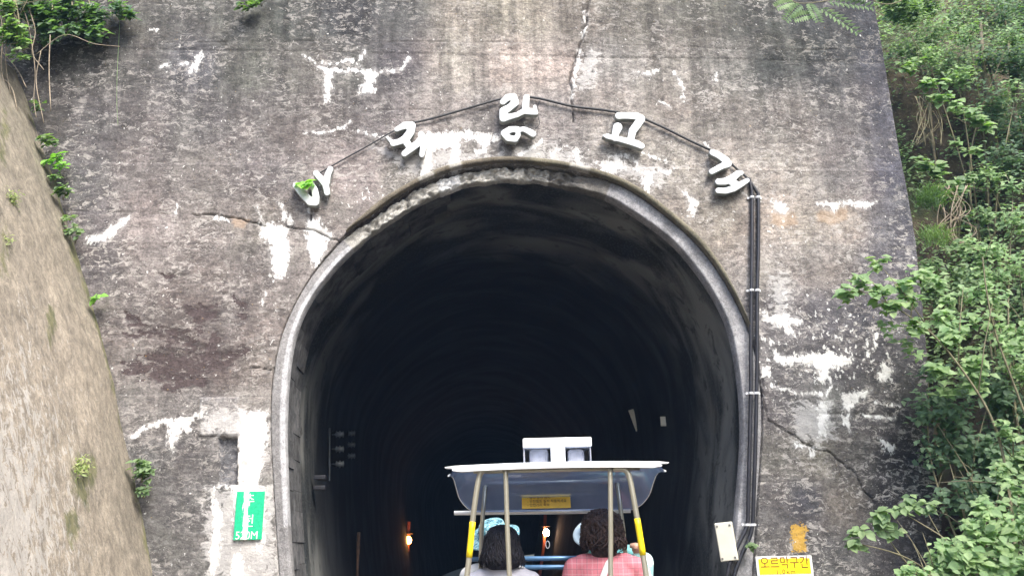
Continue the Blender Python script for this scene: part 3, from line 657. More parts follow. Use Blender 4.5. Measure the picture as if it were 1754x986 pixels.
# ------------------------------------------------------------------ left retaining (wing) wall
JB = [(-14, 60), (0, 95), (60, 190), (100, 330), (150, 500), (200, 700), (240, 850), (270, 986), (300, 1190)]
def wing():
    j = np.array([[at(a, b, Y0).x, at(a, b, Y0).z] for a, b in JB]); j = j[::-1]
    zt = at(20, 120, Y0).z
    zs = np.linspace(-.4, zt, 300); ys_ = np.arange(Y0-.0, -3.0, -.03); ys_ = np.r_[np.arange(Y0, 4.5, -.02), np.arange(4.5, -4, -.25)]
    V = []; mk = []; tn = []
    jx = np.interp(zs, j[:, 1], j[:, 0]); p = np.polyfit(zs, jx, 2); jx = np.polyval(p, zs)
    for y in ys_:
        for z, x in zip(zs, jx):
            g = .018*mnoise.noise(Vector((0, y*2.2, z*1.4)))+.010*mnoise.noise(Vector((3, y*9, z*6)))
            V.append((x+g-(Y0-y)*.035, y, z))
            dj = Y0-y; px, py = to_px(x, y, z)
            ms = .95*max(0, 1-dj/(.20+.22*abs(mnoise.noise(Vector((2, 0, z*1.7))))))*(.55+.6*abs(mnoise.noise(Vector((5, dj*4, z*2.3)))))+.22*max(0, mnoise.noise(Vector((1, y*1.1, z*.6))))
            ms = max(ms, .70*math.exp(-((py-560)/60)**2-((px-95-.1*(py-560))/14)**2), .72*math.exp(-((py-820)/80)**2-((px-150)/28)**2), .66*math.exp(-((py-900)/60)**2-((px-135)/18)**2), .6*math.exp(-((py-230)/90)**2-((px-12)/14)**2), .55*math.exp(-((py-430)/90)**2-((px-20)/22)**2))
            lt = min(1, max(0, (py-250)/600))*max(0, 1-max(0, px-60)/200)
            crk_ = max(0, 1-abs(py-(528+px*.42+6*math.sin(px*.12)))/2.2)*.8; mk.append((ms, lt, crk_)); 
            c = np.array([160, 154, 140.])+np.array([48, 44, 44.])*min(1, max(0, (py-100)/500))*(1-.45*min(1, max(0, 1-dj/.9)))
            tn.append(lin(c)*np.array([1.04, 1.0, .93])*(.50-.07*min(1, max(0, (py-100)/700))))
    m, n = len(ys_), len(zs); ids = np.arange(m*n).reshape(m, n)
    q = np.stack([ids[:-1, :-1], ids[:-1, 1:], ids[1:, 1:], ids[1:, :-1]], -1).reshape(-1, 4)
    V = np.array(V); cap = []
    top = ids[:, -1]; Vt = V[top].copy(); Vt[:, 0] -= .6; base = len(V); V = np.r_[V, Vt]
    qt = np.stack([top[:-1], base+np.arange(m-1), base+np.arange(1, m), top[1:]], -1)
    mk = np.array(mk); tn = np.array(tn); mk = np.r_[mk, np.tile([.9, 0, 0], (m, 1))]; tn = np.r_[tn, tn[top]]
    me = mesh_np('retaining_wall', V, np.r_[q, qt], True); set_attr(me, 'mask', mk); set_attr(me, 'tone', tn); return me
ww = link('retaining_wall', wing(), MW); tag(ww, 'pale leaning concrete retaining wall with mossy edge left of the tunnel portal', 'wall')
# ------------------------------------------------------------------ plates from 2-D strokes (letters)
def plate_mesh(fn, x0, y0, x1, y1, step, Y, thick, rnd=.8, gz=0):
    """fn(px,py)->signed distance in photo pixels (negative inside); makes a solid plate with rounded front edge standing at depth Y"""
    nx, ny = int((x1-x0)/step)+2, int((y1-y0)/step)+2
    gx = x0+np.arange(nx)*step; gy = y0+np.arange(ny)*step; GX, GY = np.meshgrid(gx, gy); D = fn(GX, GY)
    V = []; idx = {}; Fr = []; edges = []
    def vid(key, x, y, d):
        if key not in idx:
            idx[key] = len(V); e = max(0.0, rnd+d) if d > -rnd else 0.0
            off = rnd-math.sqrt(max(0, rnd*rnd-e*e)); V.append((x, y, off))
        return idx[key]
    for j in range(ny-1):
        for i in range(nx-1):
            c = [(i, j), (i+1, j), (i+1, j+1), (i, j+1)]; dv = [D[b, a] for a, b in c]
            if all(v >= 0 for v in dv): continue
            poly = []; cutk = []
            for k in range(4):
                a, b = c[k], c[(k+1) % 4]; da, db = dv[k], dv[(k+1) % 4]
                if da < 0: poly.append((vid(a, gx[a[0]], gy[a[1]], da), False))
                if (da < 0) != (db < 0):
                    t = da/(da-db); key = (min(a, b), max(a, b))
                    poly.append((vid(key, gx[a[0]]+t*(gx[b[0]]-gx[a[0]]), gy[a[1]]+t*(gy[b[1]]-gy[a[1]]), 0.0), True))
            Fr.append([p for p, _ in poly])
            for k in range(len(poly)):
                if poly[k][1] and poly[(k+1) % len(poly)][1]: edges.append((poly[k][0], poly[(k+1) % len(poly)][0]))
    sc = Y/1400.0
    P = []
    for (x, y, off) in V:
        q = at(x, y, Y); P.append((q.x, Y+off*sc*1.0, q.z))
    nf = len(Fr); back = {}
    for a, b in edges:
        for v in (a, b):
            if v not in back: back[v] = len(P); P.append((P[v][0], Y+thick, P[v][2]))
    sides = [(b, a, back[a], back[b]) for a, b in edges]
    me = bpy.data.meshes.new('plate'); me.from_pydata(P, [], [f for f in Fr]+sides); me.update()
    me.polygons.foreach_set('use_smooth', [True]*nf+[False]*len(sides))
    me.polygons.foreach_set('material_index', [0]*nf+[1]*len(sides)); return me
def strokes(*ss):
    """each stroke: list of (x,y,halfwidth)"""
    def fn(X, Y):
        D = np.full(X.shape, 1e9)
        for st in ss:
            for (ax, ay, ar), (bx, by, br) in zip(st[:-1], st[1:]):
                vx, vy = bx-ax, by-ay; t = np.clip(((X-ax)*vx+(Y-ay)*vy)/(vx*vx+vy*vy+1e-9), 0, 1)
                D = np.minimum(D, np.hypot(X-ax-t*vx, Y-ay-t*vy)-(ar+t*(br-ar))*.97)
        return D
    return fn
def Z(o, s, pts): return [(o[0]+a/s, o[1]+b/s, c/s) for a, b, c in pts]
S9 = 9.86
LET = [
 ('first letter, a tilted U and Y shape with a green sprout on it', (490, 270), [[Z((490, 270), S9, [(170, 470, 62), (290, 620, 66), (400, 730, 72), (490, 745, 68), (500, 660, 62), (480, 540, 55), (430, 450, 48)])],
   [Z((490, 270), S9, [(505, 265, 52), (600, 365, 58), (665, 450, 58), (690, 590, 50)]), Z((490, 270), S9, [(745, 190, 50), (700, 290, 55), (675, 420, 60)])]]),
 ('second letter, branching white shape left of the long lime stain', (650, 190), [[Z((650, 190), S9, [(290, 310, 42), (420, 245, 62), (540, 250, 72), (520, 360, 70), (440, 470, 72), (330, 520, 52), (230, 545, 55)]), Z((650, 190), S9, [(430, 480, 65), (490, 580, 62)]),
     Z((650, 190), S9, [(420, 720, 52), (520, 640, 62), (640, 550, 62), (720, 460, 66), (700, 390, 50)]), Z((650, 190), S9, [(720, 470, 60), (740, 600, 55), (715, 740, 45)]), Z((650, 190), S9, [(230, 540, 40), (130, 450, 22)])]]),
 ('third letter, topmost at the crown of the arch with a ring below', (840, 150), [[Z((840, 150), S9, [(210, 240, 52), (290, 165, 58), (390, 165, 66), (420, 250, 66), (330, 330, 58), (220, 400, 72), (220, 510, 72), (330, 490, 50), (450, 460, 45), (560, 400, 50)]), Z((840, 150), S9, [(610, 165, 55), (595, 300, 62), (590, 390, 60), (700, 405, 55), (770, 425, 38)]), Z((840, 150), S9, [(750, 320, 30), (760, 400, 40)])],
   [Z((840, 150), S9, [(450, 700, 50), (330, 710, 58), (230, 770, 58), (300, 850, 58), (420, 870, 52), (470, 800, 44), (455, 720, 44), (560, 700, 44), (650, 740, 54), (720, 780, 56)])]]),
 ('fourth letter, boxy white shape above the right curve of the arch', (1020, 180), [[Z((1020, 180), S9, [(390, 180, 60), (540, 178, 58), (700, 185, 62), (770, 235, 72), (700, 340, 72), (630, 430, 68), (600, 560, 62)]), Z((1020, 180), S9, [(375, 375, 82), (340, 480, 62), (330, 560, 50)]), Z((1020, 180), S9, [(200, 525, 45), (350, 560, 45), (550, 610, 52), (700, 650, 60), (780, 690, 52)]), Z((1020, 180), S9, [(200, 525, 40), (140, 515, 20)])]]),
 ('fifth letter, angular white shape beside the black conduits', (1200, 240), [[Z((1200, 240), S9, [(205, 205, 55), (320, 260, 58), (430, 340, 64), (470, 400, 60), (380, 430, 55), (190, 530, 48)])],
   [Z((1200, 240), S9, [(300, 700, 52), (420, 695, 60), (540, 640, 66), (640, 560, 56), (690, 555, 40)]), Z((1200, 240), S9, [(300, 850, 48), (420, 855, 52), (560, 815, 56), (690, 740, 52), (790, 680, 42)]), Z((1200, 240), S9, [(520, 700, 62), (620, 740, 50)])]])]
for lab, org, pieces in LET:
    c = at(org[0]+50, org[1]+50, Y0-.03)
    e = empty('wall_letter', c, label='white raised '+lab, cat='letter', group='raised white letters over the tunnel arch')
    for P in pieces:
        xs = [q[0] for s in P for q in s]; ysx = [q[1] for s in P for q in s]
        o = link('letter_piece', plate_mesh(strokes(*P), min(xs)-10, min(ysx)-10, max(xs)+10, max(ysx)+10, .9, Y0-.12, .075), M_white)
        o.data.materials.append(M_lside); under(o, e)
        # three stand-off pins fixing the piece to the concrete
        s0 = P[0]
        for q in (s0[0], s0[len(s0)//2], s0[-1]):
            p = at(q[0], q[1], Y0-.09); mb = MB(); mb.tube([p, p+Vector((0, .12, 0))], .012, 8); under(mb.build('fixing_pin', M_screw), e)
# ------------------------------------------------------------------ cables, conduits, box, signs
def wallpt(a, b, off=.03): return at(a, b, Y0-off)
def cable(pts, r, name, label, off=.03, m=None):
    mb = MB(); mb.tube(spline([wallpt(a, b, off) for a, b in pts], 8), r, 8)
    o = mb.build(name, m or M_cable, smooth=True); return tag(o, label, 'cable')
cable([(545, 298), (590, 272), (630, 250), (668, 228), (700, 213)], .009, 'cable', 'thin black cable between the first and second white letters')
cable([(700, 212), (740, 203), (800, 186), (852, 171), (862, 172)], .013, 'cable', 'black cable rising from the second letter to the topmost letter', .035)
cable([(905, 166), (930, 170), (980, 182), (1030, 188), (1062, 193)], .015, 'cable', 'black cable over the vertical crack between third and fourth letters', .035)
cable([(1100, 202), (1140, 220), (1180, 240), (1217, 257)], .015, 'cable', 'black cable sloping down from the fourth letter to the fifth', .035)
cable([(1252, 280), (1263, 290), (1280, 305), (1290, 318)], .014, 'cable', 'short black cable from the fifth letter to the conduits', .035)
cable([(925, 172), (920, 185), (922, 200), (924, 212), (915, 224)], .004, 'cable', 'thin wire loop right of the topmost letter')
conduits = []
for k, pts, lab in ((0, [(1283, 305), (1287, 325), (1288, 340), (1288, 420), (1287, 500), (1286, 600), (1286, 672), (1284, 760), (1282, 850), (1280, 897), (1268, 925), (1256, 950), (1246, 986), (1240, 1080)], 'left one of two black conduits running down the right side of the arch'),
                    (1, [(1285, 312), (1296, 328), (1299, 340), (1299, 420), (1297, 500), (1297, 600), (1296, 672), (1294, 760), (1291, 850), (1289, 897), (1282, 925), (1268, 955), (1256, 995), (1248, 1080)], 'right one of two black conduits running down the right side of the arch')):
    e = empty('conduit', wallpt(*pts[3]), label=lab, cat='conduit', group='black conduits beside the tunnel arch')
    mb = MB(); P = spline([wallpt(a, b, .045) for a, b in pts], 8); mb.tube(P, .021, 12); under(mb.build('pipe', M_black, smooth=True), e)
    for yy in (338, 497, 673, 898):
        x = np.interp(yy, [p[1] for p in pts], [p[0] for p in pts]); c = wallpt(x, yy, .045)
        mb = MB(); mb.tube([c-Vector((0, 0, .012)), c+Vector((0, 0, .012))], .028, 12); mb.box(c+Vector((.03*(1 if k else -1), .025, 0)), (.035, .012, .022), bev=.002)
        under(mb.build('clamp', M_clamp), e)
# junction box at the right jamb
jb = empty('junction_box', at(1244, 927, Y0-.02), label='cream electrical junction box with four screws on the right tunnel jamb', cat='junction box')
rm = Matrix.Rotation(R(-5), 3, 'Y').to_3x3() @ Matrix.Rotation(R(-22), 3, 'Z').to_3x3(); cb = at(1244, 927, Y0-.04)
def JBp(name, c, size, m, bev=.004):
    mb = MB(); mb.box(cb+rm @ Vector(c), size, rm, bev); return under(mb.build(name, m), jb)
JBp('housing', (0, .03, 0), (.175, .09, .375), M_box, .012); JBp('lid', (0, -.024, 0), (.165, .015, .362), M_box, .006)
for sx_ in (-1, 1):
    for sz_ in (-1, 1): JBp('screw', (sx_*.062, -.034, sz_*.155), (.018, .006, .018), M_screw, .003)
JBp('mounting_plate', (0, .085, 0), (.10, .02, .30), M_screw)
mb = MB(); g = cb+rm @ Vector((0, .03, -.19)); mb.lathe([(.018, 0), (.024, -.005), (.024, -.03), (.014, -.04)], g, 12); under(mb.build('cable_gland', M_clamp, smooth=True), jb)
mb = MB(); mb.tube(spline([g+Vector((0, 0, -.03)), g+Vector((.0, .01, -.12)), g+Vector((.03, .03, -.2)), g+Vector((.08, .04, -.24))], 6), .011, 8); under(mb.build('lead', M_cable, smooth=True), jb)

def text_mesh(body, size, m, parent, pos, name='lettering', ext=.0008, sx=1.0, rot=None, space=1.0):
    cu = bpy.data.curves.new('t', 'FONT'); cu.body = body; cu.size = size; cu.extrude = ext; cu.align_x = 'CENTER'; cu.align_y = 'CENTER'; cu.resolution_u = 3; cu.space_character = space
    o = bpy.data.objects.new('t', cu); COL.objects.link(o); dg = bpy.context.evaluated_depsgraph_get(); me = bpy.data.meshes.new_from_object(o.evaluated_get(dg))
    bpy.data.objects.remove(o); me.transform((rot.to_4x4() if rot is not None else Matrix.Identity(4)) @ Matrix.Rotation(R(90), 4, 'X') @ Matrix.Diagonal((sx, 1, 1, 1)))
    me.materials.clear(); q = link(name, me, m); q.location = pos; under(q, parent); return q
def sign_axes(tl, tr, bl):
    x = (tr-tl); z = (tl-bl); return x, z
# yellow sign
yc = at(1345, 969, Y0-.045); W_ = (at(1393, 969, Y0)-at(1297, 969, Y0)).length; H_ = (at(1345, 952, Y0)-at(1345, 987, Y0)).length
ys_ = empty('yellow_sign', yc, label='small yellow uphill section sign with Korean writing at the lower right of the wall', cat='sign')
mb = MB(); mb.box(yc+Vector((0, .02, 0)), (W_, .012, H_), bev=.002); under(mb.build('backplate', M_signw), ys_)
mb = MB(); mb.box(yc+Vector((0, .012, 0)), (W_-.05, .004, H_-.05)); under(mb.build('yellow_panel', M_signy), ys_)
text_mesh('오르막구간', .128, M_brown, ys_, yc+Vector((0, .0085, .028)), sx=.86)
text_mesh('1.0km', .06, M_brown, ys_, yc+Vector((0, .0085, -.052)), sx=1.1, space=1.3)
for q in (-1, 1):
    mb = MB(); mb.tube([yc+Vector((q*W_*.35, .02, 0)), yc+Vector((q*W_*.35, .06, 0))], .01, 8); under(mb.build('fixing_pin', M_screw), ys_)
# green painted sign, half covered with lime
def m_green():
    t = NT('green_enamel_limed'); co = t.coord(); n = t.noise(t.mapping(co, (3.2, 1, .6)), 9, 6, .75, .3); n2 = t.noise(co, 60, 4)
    sp = t.n('SeparateXYZ'); t.l(co, sp.inputs[0])
    x = sp.outputs[0]
    band = t.math('SUBTRACT', .55, t.math('MULTIPLY', t.math('ABSOLUTE', t.math('ADD', x, .035)), 9.0))
    f = t.ramp(t.math('ADD', band, t.math('MULTIPLY_ADD', n, 1.2, -.6)), .30, .40)
    c = t.mix(t.ramp(n2, .3, .7), (.0, .36, .17), (.01, .46, .23)); t.base(t.mix(f, c, (.85, .86, .84))); t.rough(.5); return t.m
gc = at(427, 882, Y0-.035); GW = (at(451, 882, Y0)-at(403, 882, Y0)).length; GH = (at(427, 841, Y0)-at(427, 923, Y0)).length
gs = empty('green_sign', gc, label='green station sign with Korean letters and 520M, streaked with white lime', cat='sign')
mb = MB(); mb.box((0, 0, 0), (GW, .012, GH), bev=.002); go = mb.build('panel', m_green()); go.location = gc; under(go, gs)
text_mesh('추', .13, M_signw, gs, gc+Vector((-.005, -.0075, .14)), sx=.85); text_mesh('전', .13, M_signw, gs, gc+Vector((0, -.0075, -.06)), sx=.9)
text_mesh('520M', .105, M_signw, gs, gc+Vector((-.01, -.0075, -.19)), sx=.92)
for q in (-1, 1):
    mb = MB(); mb.tube([gc+Vector((0, .002, q*GH*.35)), gc+Vector((0, .05, q*GH*.35))], .01, 8); under(mb.build('fixing_pin', M_screw), gs)
# ------------------------------------------------------------------ things in the tunnel
XL, XR = IN[:, 0].min(), IN[:, 0].max()
def emit(name, col, s):
    t = NT(name); e = t.n('Emission'); e.inputs[0].default_value = tuple(col)+(1,); e.inputs[1].default_value = s; t.l(e.outputs[0], t.out.inputs[0]); return t.m
M_bulb = emit('warm_bulb', (1, .38, .07), 14); M_bulb2 = emit('pinkish_bulb', (1, .62, .38), 30); M_orange = plain('orange_post', (.32, .08, .03), .7, 0, .2)
def lamp(px, py, Y, lab, mbm, lean, en):
    p = at(px, py, Y); e = empty('tunnel_lamp', (p.x, p.y, -.1), label=lab, cat='lamp', group='lamps along the tunnel walls')
    mb = MB(); mb.tube([(p.x-lean*1.0, p.y, -.2), (p.x-lean*.2, p.y, p.z-.35), (p.x, p.y+.02, p.z+.55)], .05, 10); under(mb.build('post', M_orange), e)
    mb = MB(); mb.box((p.x, p.y-.06, p.z+.20), (.26, .2, .03), bev=.01); under(mb.build('shade', M_rust), e)
    mb = MB(); mb.lathe([(.02, .125), (.06, .10), (.095, .04), (.10, 0), (.085, -.06), (.04, -.10), (.01, -.105)], (p.x, p.y-.12, p.z), 14); under(mb.build('bulb', mbm, smooth=True), e)
    L = bpy.data.lights.new('lamp_glow', 'POINT'); L.energy = en; L.color = (1, .45, .15); L.shadow_soft_size = .12
    l = bpy.data.objects.new('lamp_glow', L); COL.objects.link(l); l.location = (p.x, p.y-.35, p.z); under(l, e)
lamp(700, 925, 26, 'glowing orange lamp on the left side deep inside the tunnel', M_bulb, .15, 9.0)
lamp(935, 912, 27, 'glowing pinkish lamp near the middle deep inside the tunnel', M_bulb2, .35, .4)
# insulator racks on the left wall
M_grey0 = plain('dusty_porcelain', (.10, .11, .115), .5, 0, .2)
def rack(px, Y, lab, s=1.0):
    a = at(px, 735, Y); b = at(px, 820, Y)
    if s < 1: b = at(px, 800, Y)
    e = empty('insulator_rack', a, label=lab, cat='insulator rack', group='insulator racks on the left tunnel wall')
    mb = MB(); mb.tube([a+Vector((-.1, 0, .02)), b+Vector((-.1, 0, -.02))], .012, 8); under(mb.build('bar', M_grey0), e)
    for k in range(3):
        c = a.lerp(b, .1+.3*k); mb = MB(); rr = Matrix.Rotation(R(90), 3, 'Y').to_3x3()
        mb.lathe([(.008, -.11), (.012, -.06), (.045, -.05), (.028, -.02), (.055, 0), (.028, .02), (.045, .05), (.012, .06)], c+Vector((.04, 0, 0)), 12, rot=rr); under(mb.build('insulator', M_grey0, smooth=True), e)
rack(577, 11.6, 'nearer rack of three white insulators on the left tunnel wall'); rack(598, 13.6, 'farther faint rack of insulators deeper on the left tunnel wall', .8)
def board(px, py, Y, w_, h_, tilt, lab):
    p = at(px, py, Y); e = empty('marker_board', p, label=lab, cat='marker board', group='pale marker boards on the right tunnel wall')
    rm_ = Matrix.Rotation(tilt, 3, 'Y').to_3x3()
    mb = MB(); mb.box(p, (w_, .02, h_), rm_, .003); under(mb.build('plate', M_box), e)
    mb = MB(); mb.tube([p+Vector((0, .01, 0)), p+Vector((.12, .05, 0))], .01, 6); under(mb.build('bracket', M_screw), e)
board(1087, 719, 14, .09, .38, -.3, 'tall tilted pale board high on the right tunnel wall'); board(1137, 721, 12, .10, .14, 0, 'small square pale board right of the tall tilted one'); board(1121, 955, 12.5, .12, .15, .05, 'small pale board low on the right tunnel wall')
p = at(548, 826, 10.2); e = empty('wall_bracket', p, label='dark bracket in a notch low on the left tunnel wall', cat='bracket')
for k in (-.06, .06):
    mb = MB(); mb.box(p+Vector((0, 0, k)), (.14, .10, .05), bev=.008); under(mb.build('hook', M_black), e)
# reflector post far left in the bore
p = at(614, 925, 13.0); e = empty('marker_post', (p.x, p.y, -.1), label='dim orange marker post against the left tunnel wall', cat='post')
mb = MB(); mb.tube([(p.x, p.y, -.2), (p.x, p.y, p.z+.1)], .02, 8); under(mb.build('post', M_rust), e); mb = MB(); mb.tube([(p.x, p.y, p.z-.2), (p.x, p.y, p.z+.12)], .026, 8); under(mb.build('orange_sleeve', M_rust), e)
# ------------------------------------------------------------------ rail bike
TH = R(5.0); E1 = Vector((math.cos(TH), -math.sin(TH), 0)); E2 = Vector((math.sin(TH), math.cos(TH), 0)); UPV = Vector((0, 0, 1))
RC = at(953, 796, 5.0); ZR = RC.z
def L(lx, ly, z): return Vector((RC.x, RC.y, 0))+E1*lx+E2*ly+UPV*z
VR = Matrix((E1, E2, UPV)).transposed()
def loc(px, py, ly):                        # point of the picture ray on the vehicle's cross plane ly metres ahead of the rear rim
    d = Vector(rt*(px-CX)-up*(py-CY)+fwd*F); c = Vector(CAM); t = (L(0, ly, 0)-c).dot(E2)/d.dot(E2); p = c+d*t
    q = p-Vector((RC.x, RC.y, 0)); return q.dot(E1), q.dot(E2), p.z
def pl(px, py, ly): return L(*loc(px, py, ly))
rb = empty('rail_bike', L(0, .6, 0), -TH, label='pedal rail bike with blue see-through canopy entering the tunnel', cat='rail bike')
bpy.context.view_layer.update()
def RB(mb, name, m, smooth=False, par=None):
    o = mb.build(name, m, None, smooth)
    if par is None: o.parent = rb; o.matrix_parent_inverse = rb.matrix_world.inverted()
    else: o.parent = par; o.matrix_parent_inverse = par.matrix_basis.inverted() if par.parent is None else Matrix.Identity(4)
    return o
def m_canopy():
    t = NT('blue_polycarbonate'); co = t.coord()
    t.base(t.mix(t.ramp(t.noise(co, 4, 4), .3, .7), (.27, .36, .54), (.38, .48, .66))); t.rough(.07); t.b.inputs['Specular IOR Level'].default_value = .7
    tr = t.n('BsdfTransparent'); tr.inputs[0].default_value = (.70, .80, .97, 1); mx = t.n('MixShader')
    lw = t.n('LayerWeight'); lw.inputs[0].default_value = .35
    t.l(t.ramp(lw.outputs['Facing'], 0, 1, .55, .9), mx.inputs[0]); t.l(tr.outputs[0], mx.inputs[1]); t.l(t.b.outputs[0], mx.inputs[2]); t.l(mx.outputs[0], t.out.inputs[0]); return t.m
M_can = m_canopy(); M_trim = plain('white_trim', (.84, .85, .85), .35, 0, .03); M_grey = plain('grey_plastic', (.33, .34, .38), .5, 0, .06)
PROF = [(0, 0, .65), (.08, .012, .652), (.22, .022, .655), (.36, .022, .658), (.48, .012, .66), (.58, -.01, .662), (.66, -.045, .662), (.72, -.085, .66), (.76, -.12, .655), (.79, -.15, .645), (.815, -.18, .625), (.835, -.205, .60), (.85, -.225, .565), (.858, -.236, .53)]
def canopy():
    us = np.r_[np.linspace(-1, -.9, 6)[:-1], np.linspace(-.9, .9, 25), np.linspace(.9, 1, 6)[1:]]; V = []
    for lay in (0, 1):
        for (y, dz, hw) in PROF:
            for u in us:
                e = max(0, (abs(u)-.9)/.1); dn = .055*e*e*(1 if y < .6 else max(0, 1-(y-.6)/.2))
                V.append(L(u*hw*(1-lay*.004), y-lay*.004*(y > .6), ZR+dz-dn-.004*lay+.02*(1-u*u)*(1-y)))
    n = len(us); m = len(PROF); f = []
    for lay in (0, 1):
        b = lay*n*m
        for j in range(m-1):
            for i in range(n-1):
                q = (b+j*n+i, b+j*n+i+1, b+(j+1)*n+i+1, b+(j+1)*n+i); f.append(q if lay else q[::-1])
    mb = MB(); mb.add(V, f); return mb
can = RB(canopy(), 'canopy', M_can, True)
# white edge strips
mb = MB()
for k, (hw, hh, yy) in enumerate(((.672, .0065, 0.0), (.625, .013, -.03))):
    vs = []; N_ = 24
    for i in range(N_+1):
        u = -1+2*i/N_; x = u*hw; z = ZR+.012*(1-u*u)-.002-(.018*k); tp = 1 if abs(u) < .93 else (1-(abs(u)-.93)/.07*.7)
        for (dy, dz) in ((-.03, -hh), (.05, -hh), (.05, hh), (-.03, hh)): vs.append(L(x, yy+dy, z+dz*tp))
    fs = [(i*4+a, i*4+(a+1) % 4, (i+1)*4+(a+1) % 4, (i+1)*4+a) for i in range(N_) for a in range(4)]+[(3, 2, 1, 0), (N_*4, N_*4+1, N_*4+2, N_*4+3)]
    mb.add(vs, fs)
RB(mb, 'rear_rim', M_trim)
mb = MB(); ly = .862; a_ = loc(778, 878, ly); b_ = loc(1080, 874, ly); mb.tube([L(a_[0], ly, a_[2]), L(0, ly+.01, (a_[2]+b_[2])/2-.002), L(b_[0], ly, b_[2])], .015, 10); RB(mb, 'front_rim', M_trim, True)
for s_ in (-1, 1):
    mb = MB(); mb.tube([L(s_*hw*1.003, y, ZR+dz-.05*(1 if y < .6 else max(0, 1-(y-.6)/.2))) for y, dz, hw in PROF], .006, 6); RB(mb, 'side_trim', M_trim, True)
# notice on the visor
sx0, sy0, sz0 = loc(894, 858, .80); sx1, _, _ = loc(977, 858, .80); zt_ = loc(935, 846, .80)[2]; zb_ = loc(935, 871, .80)[2]
tilt = Matrix.Rotation(R(-20), 3, 'X').to_3x3(); nrot = VR @ tilt; nc = L((sx0+sx1)/2, .775, (zt_+zb_)/2)
mb = MB(); mb.box(nc, (sx1-sx0, .004, zt_-zb_), nrot); M_note = plain('amber_notice', (.90, .56, .05), .45, 0, .05); note = RB(mb, 'notice', M_note)
def note_text(body, size, dx, dz):
    cu = bpy.data.curves.new('t', 'FONT'); cu.body = body; cu.size = size; cu.extrude = .0005; cu.align_x = 'LEFT'; cu.align_y = 'CENTER'; cu.resolution_u = 2
    o = bpy.data.objects.new('t', cu); COL.objects.link(o); me = bpy.data.meshes.new_from_object(o.evaluated_get(bpy.context.evaluated_depsgraph_get())); bpy.data.objects.remove(o)
    me.transform(Matrix.Translation(nc+nrot @ Vector((dx, -.0035, dz))) @ nrot.to_4x4() @ Matrix.Rotation(R(90), 4, 'X')); me.materials.clear()
    q = link('lettering', me, M_brown); q.parent = note; q.matrix_parent_inverse = (rb.matrix_world @ rb.matrix_world.inverted() @ note.matrix_basis).inverted()
bpy.context.view_layer.update()
for b_, dz in (('- 음주 운전 금지', .026), ('- 안전벨트 필히 착용하세요', 0), ('- 안전거리 확보', -.026)): note_text(b_, .024, -.13, dz)
# box on the roof
def pbox(name, x0, y0, x1, y1, ly0, ly1, m, bev=.004):
    a = loc(x0, y0, ly0); b = loc(x1, y1, ly0)
    mb = MB(); mb.box(L((a[0]+b[0])/2, (ly0+ly1)/2, (a[2]+b[2])/2), (abs(b[0]-a[0]), ly1-ly0, abs(a[2]-b[2])), VR, bev); return RB(mb, name, m)
pbox('roof_box_top', 895, 750, 1014, 764, .06, .36, M_trim, .008); pbox('roof_box_divider', 943, 764.4, 969, 796, .065, .34, M_trim)
pbox('roof_box_side', 896, 764.4, 899.5, 796, .08, .34, M_grey, .002); pbox('roof_box_side', 1010, 764.4, 1013.5, 796, .08, .34, M_grey, .002)
pbox('roof_box_back', 899.6, 764.5, 942.6, 796, .28, .33, M_grey); pbox('roof_box_back', 969.4, 764.5, 1009.6, 796, .28, .33, M_grey)
pbox('loudspeaker', 906, 768, 940, 795, .12, .27, plain('pale_grey_plastic', (.45, .46, .52), .5), .02); pbox('loudspeaker', 972, 768, 1002, 795, .12, .27, plain('pale_grey_plastic', (.45, .46, .52), .5), .02)
# poles
def pole(pts, r, name='pole', m=None): mb = MB(); mb.tube(pts, r, 14); return RB(mb, name, m or M_steel, True)
def p2(*pp, ly=-.015): return spline([pl(a, b, ly) for a, b in pp], 8)
pole(p2((866, 801), (869, 900), (873, 1000), (880, 1250)), .0145); pole(p2((1045, 801), (1046, 900), (1046, 1000), (1046, 1250)), .0145)
LP_ = p2((862, 803), (836, 803), (825, 808), (819, 825), (811, 880), (803, 960), (796, 1020), (775, 1250)); RP_ = p2((1050, 803), (1066, 803), (1075, 809), (1080, 825), (1090, 880), (1103, 960), (1112, 1020), (1145, 1250))
pole(LP_, .0165); pole(RP_, .0165)
def tape(ya, yb, side, m=M_yel):
    P_ = LP_ if side < 0 else RP_; pts = [p for p in P_ if ya <= to_px(p.x, p.y, p.z)[1] <= yb]
    zs = [p.z for p in P_]; xs_ = [p.x for p in P_]; yy = [p.y for p in P_]
    out = []
    for y_ in np.linspace(ya, yb, 6):
        ppy = [to_px(p.x, p.y, p.z)[1] for p in P_]; out.append(Vector((np.interp(y_, ppy, xs_), np.interp(y_, ppy, yy), np.interp(y_, ppy, zs))))
    mb = MB(); mb.tube(out, .0185, 14); RB(mb, 'yellow_tape', m, True)
tape(893, 954, -1); tape(887, 950, 1)
pole([L(.43, .70, ZR-.06), L(.455, .74, ZR-.35), L(.49, .8, .8), L(.52, .85, .35)], .015); pole([L(-.47, .70, ZR-.06), L(-.50, .74, ZR-.35), L(-.53, .8, .8), L(-.56, .85, .35)], .015)
pole([L(-.5, .0, ZR-.03), L(.5, .0, ZR-.03)], .011, 'cross_tube'); pole([L(-.47, .70, ZR-.05), L(.43, .70, ZR-.05)], .011, 'cross_tube')
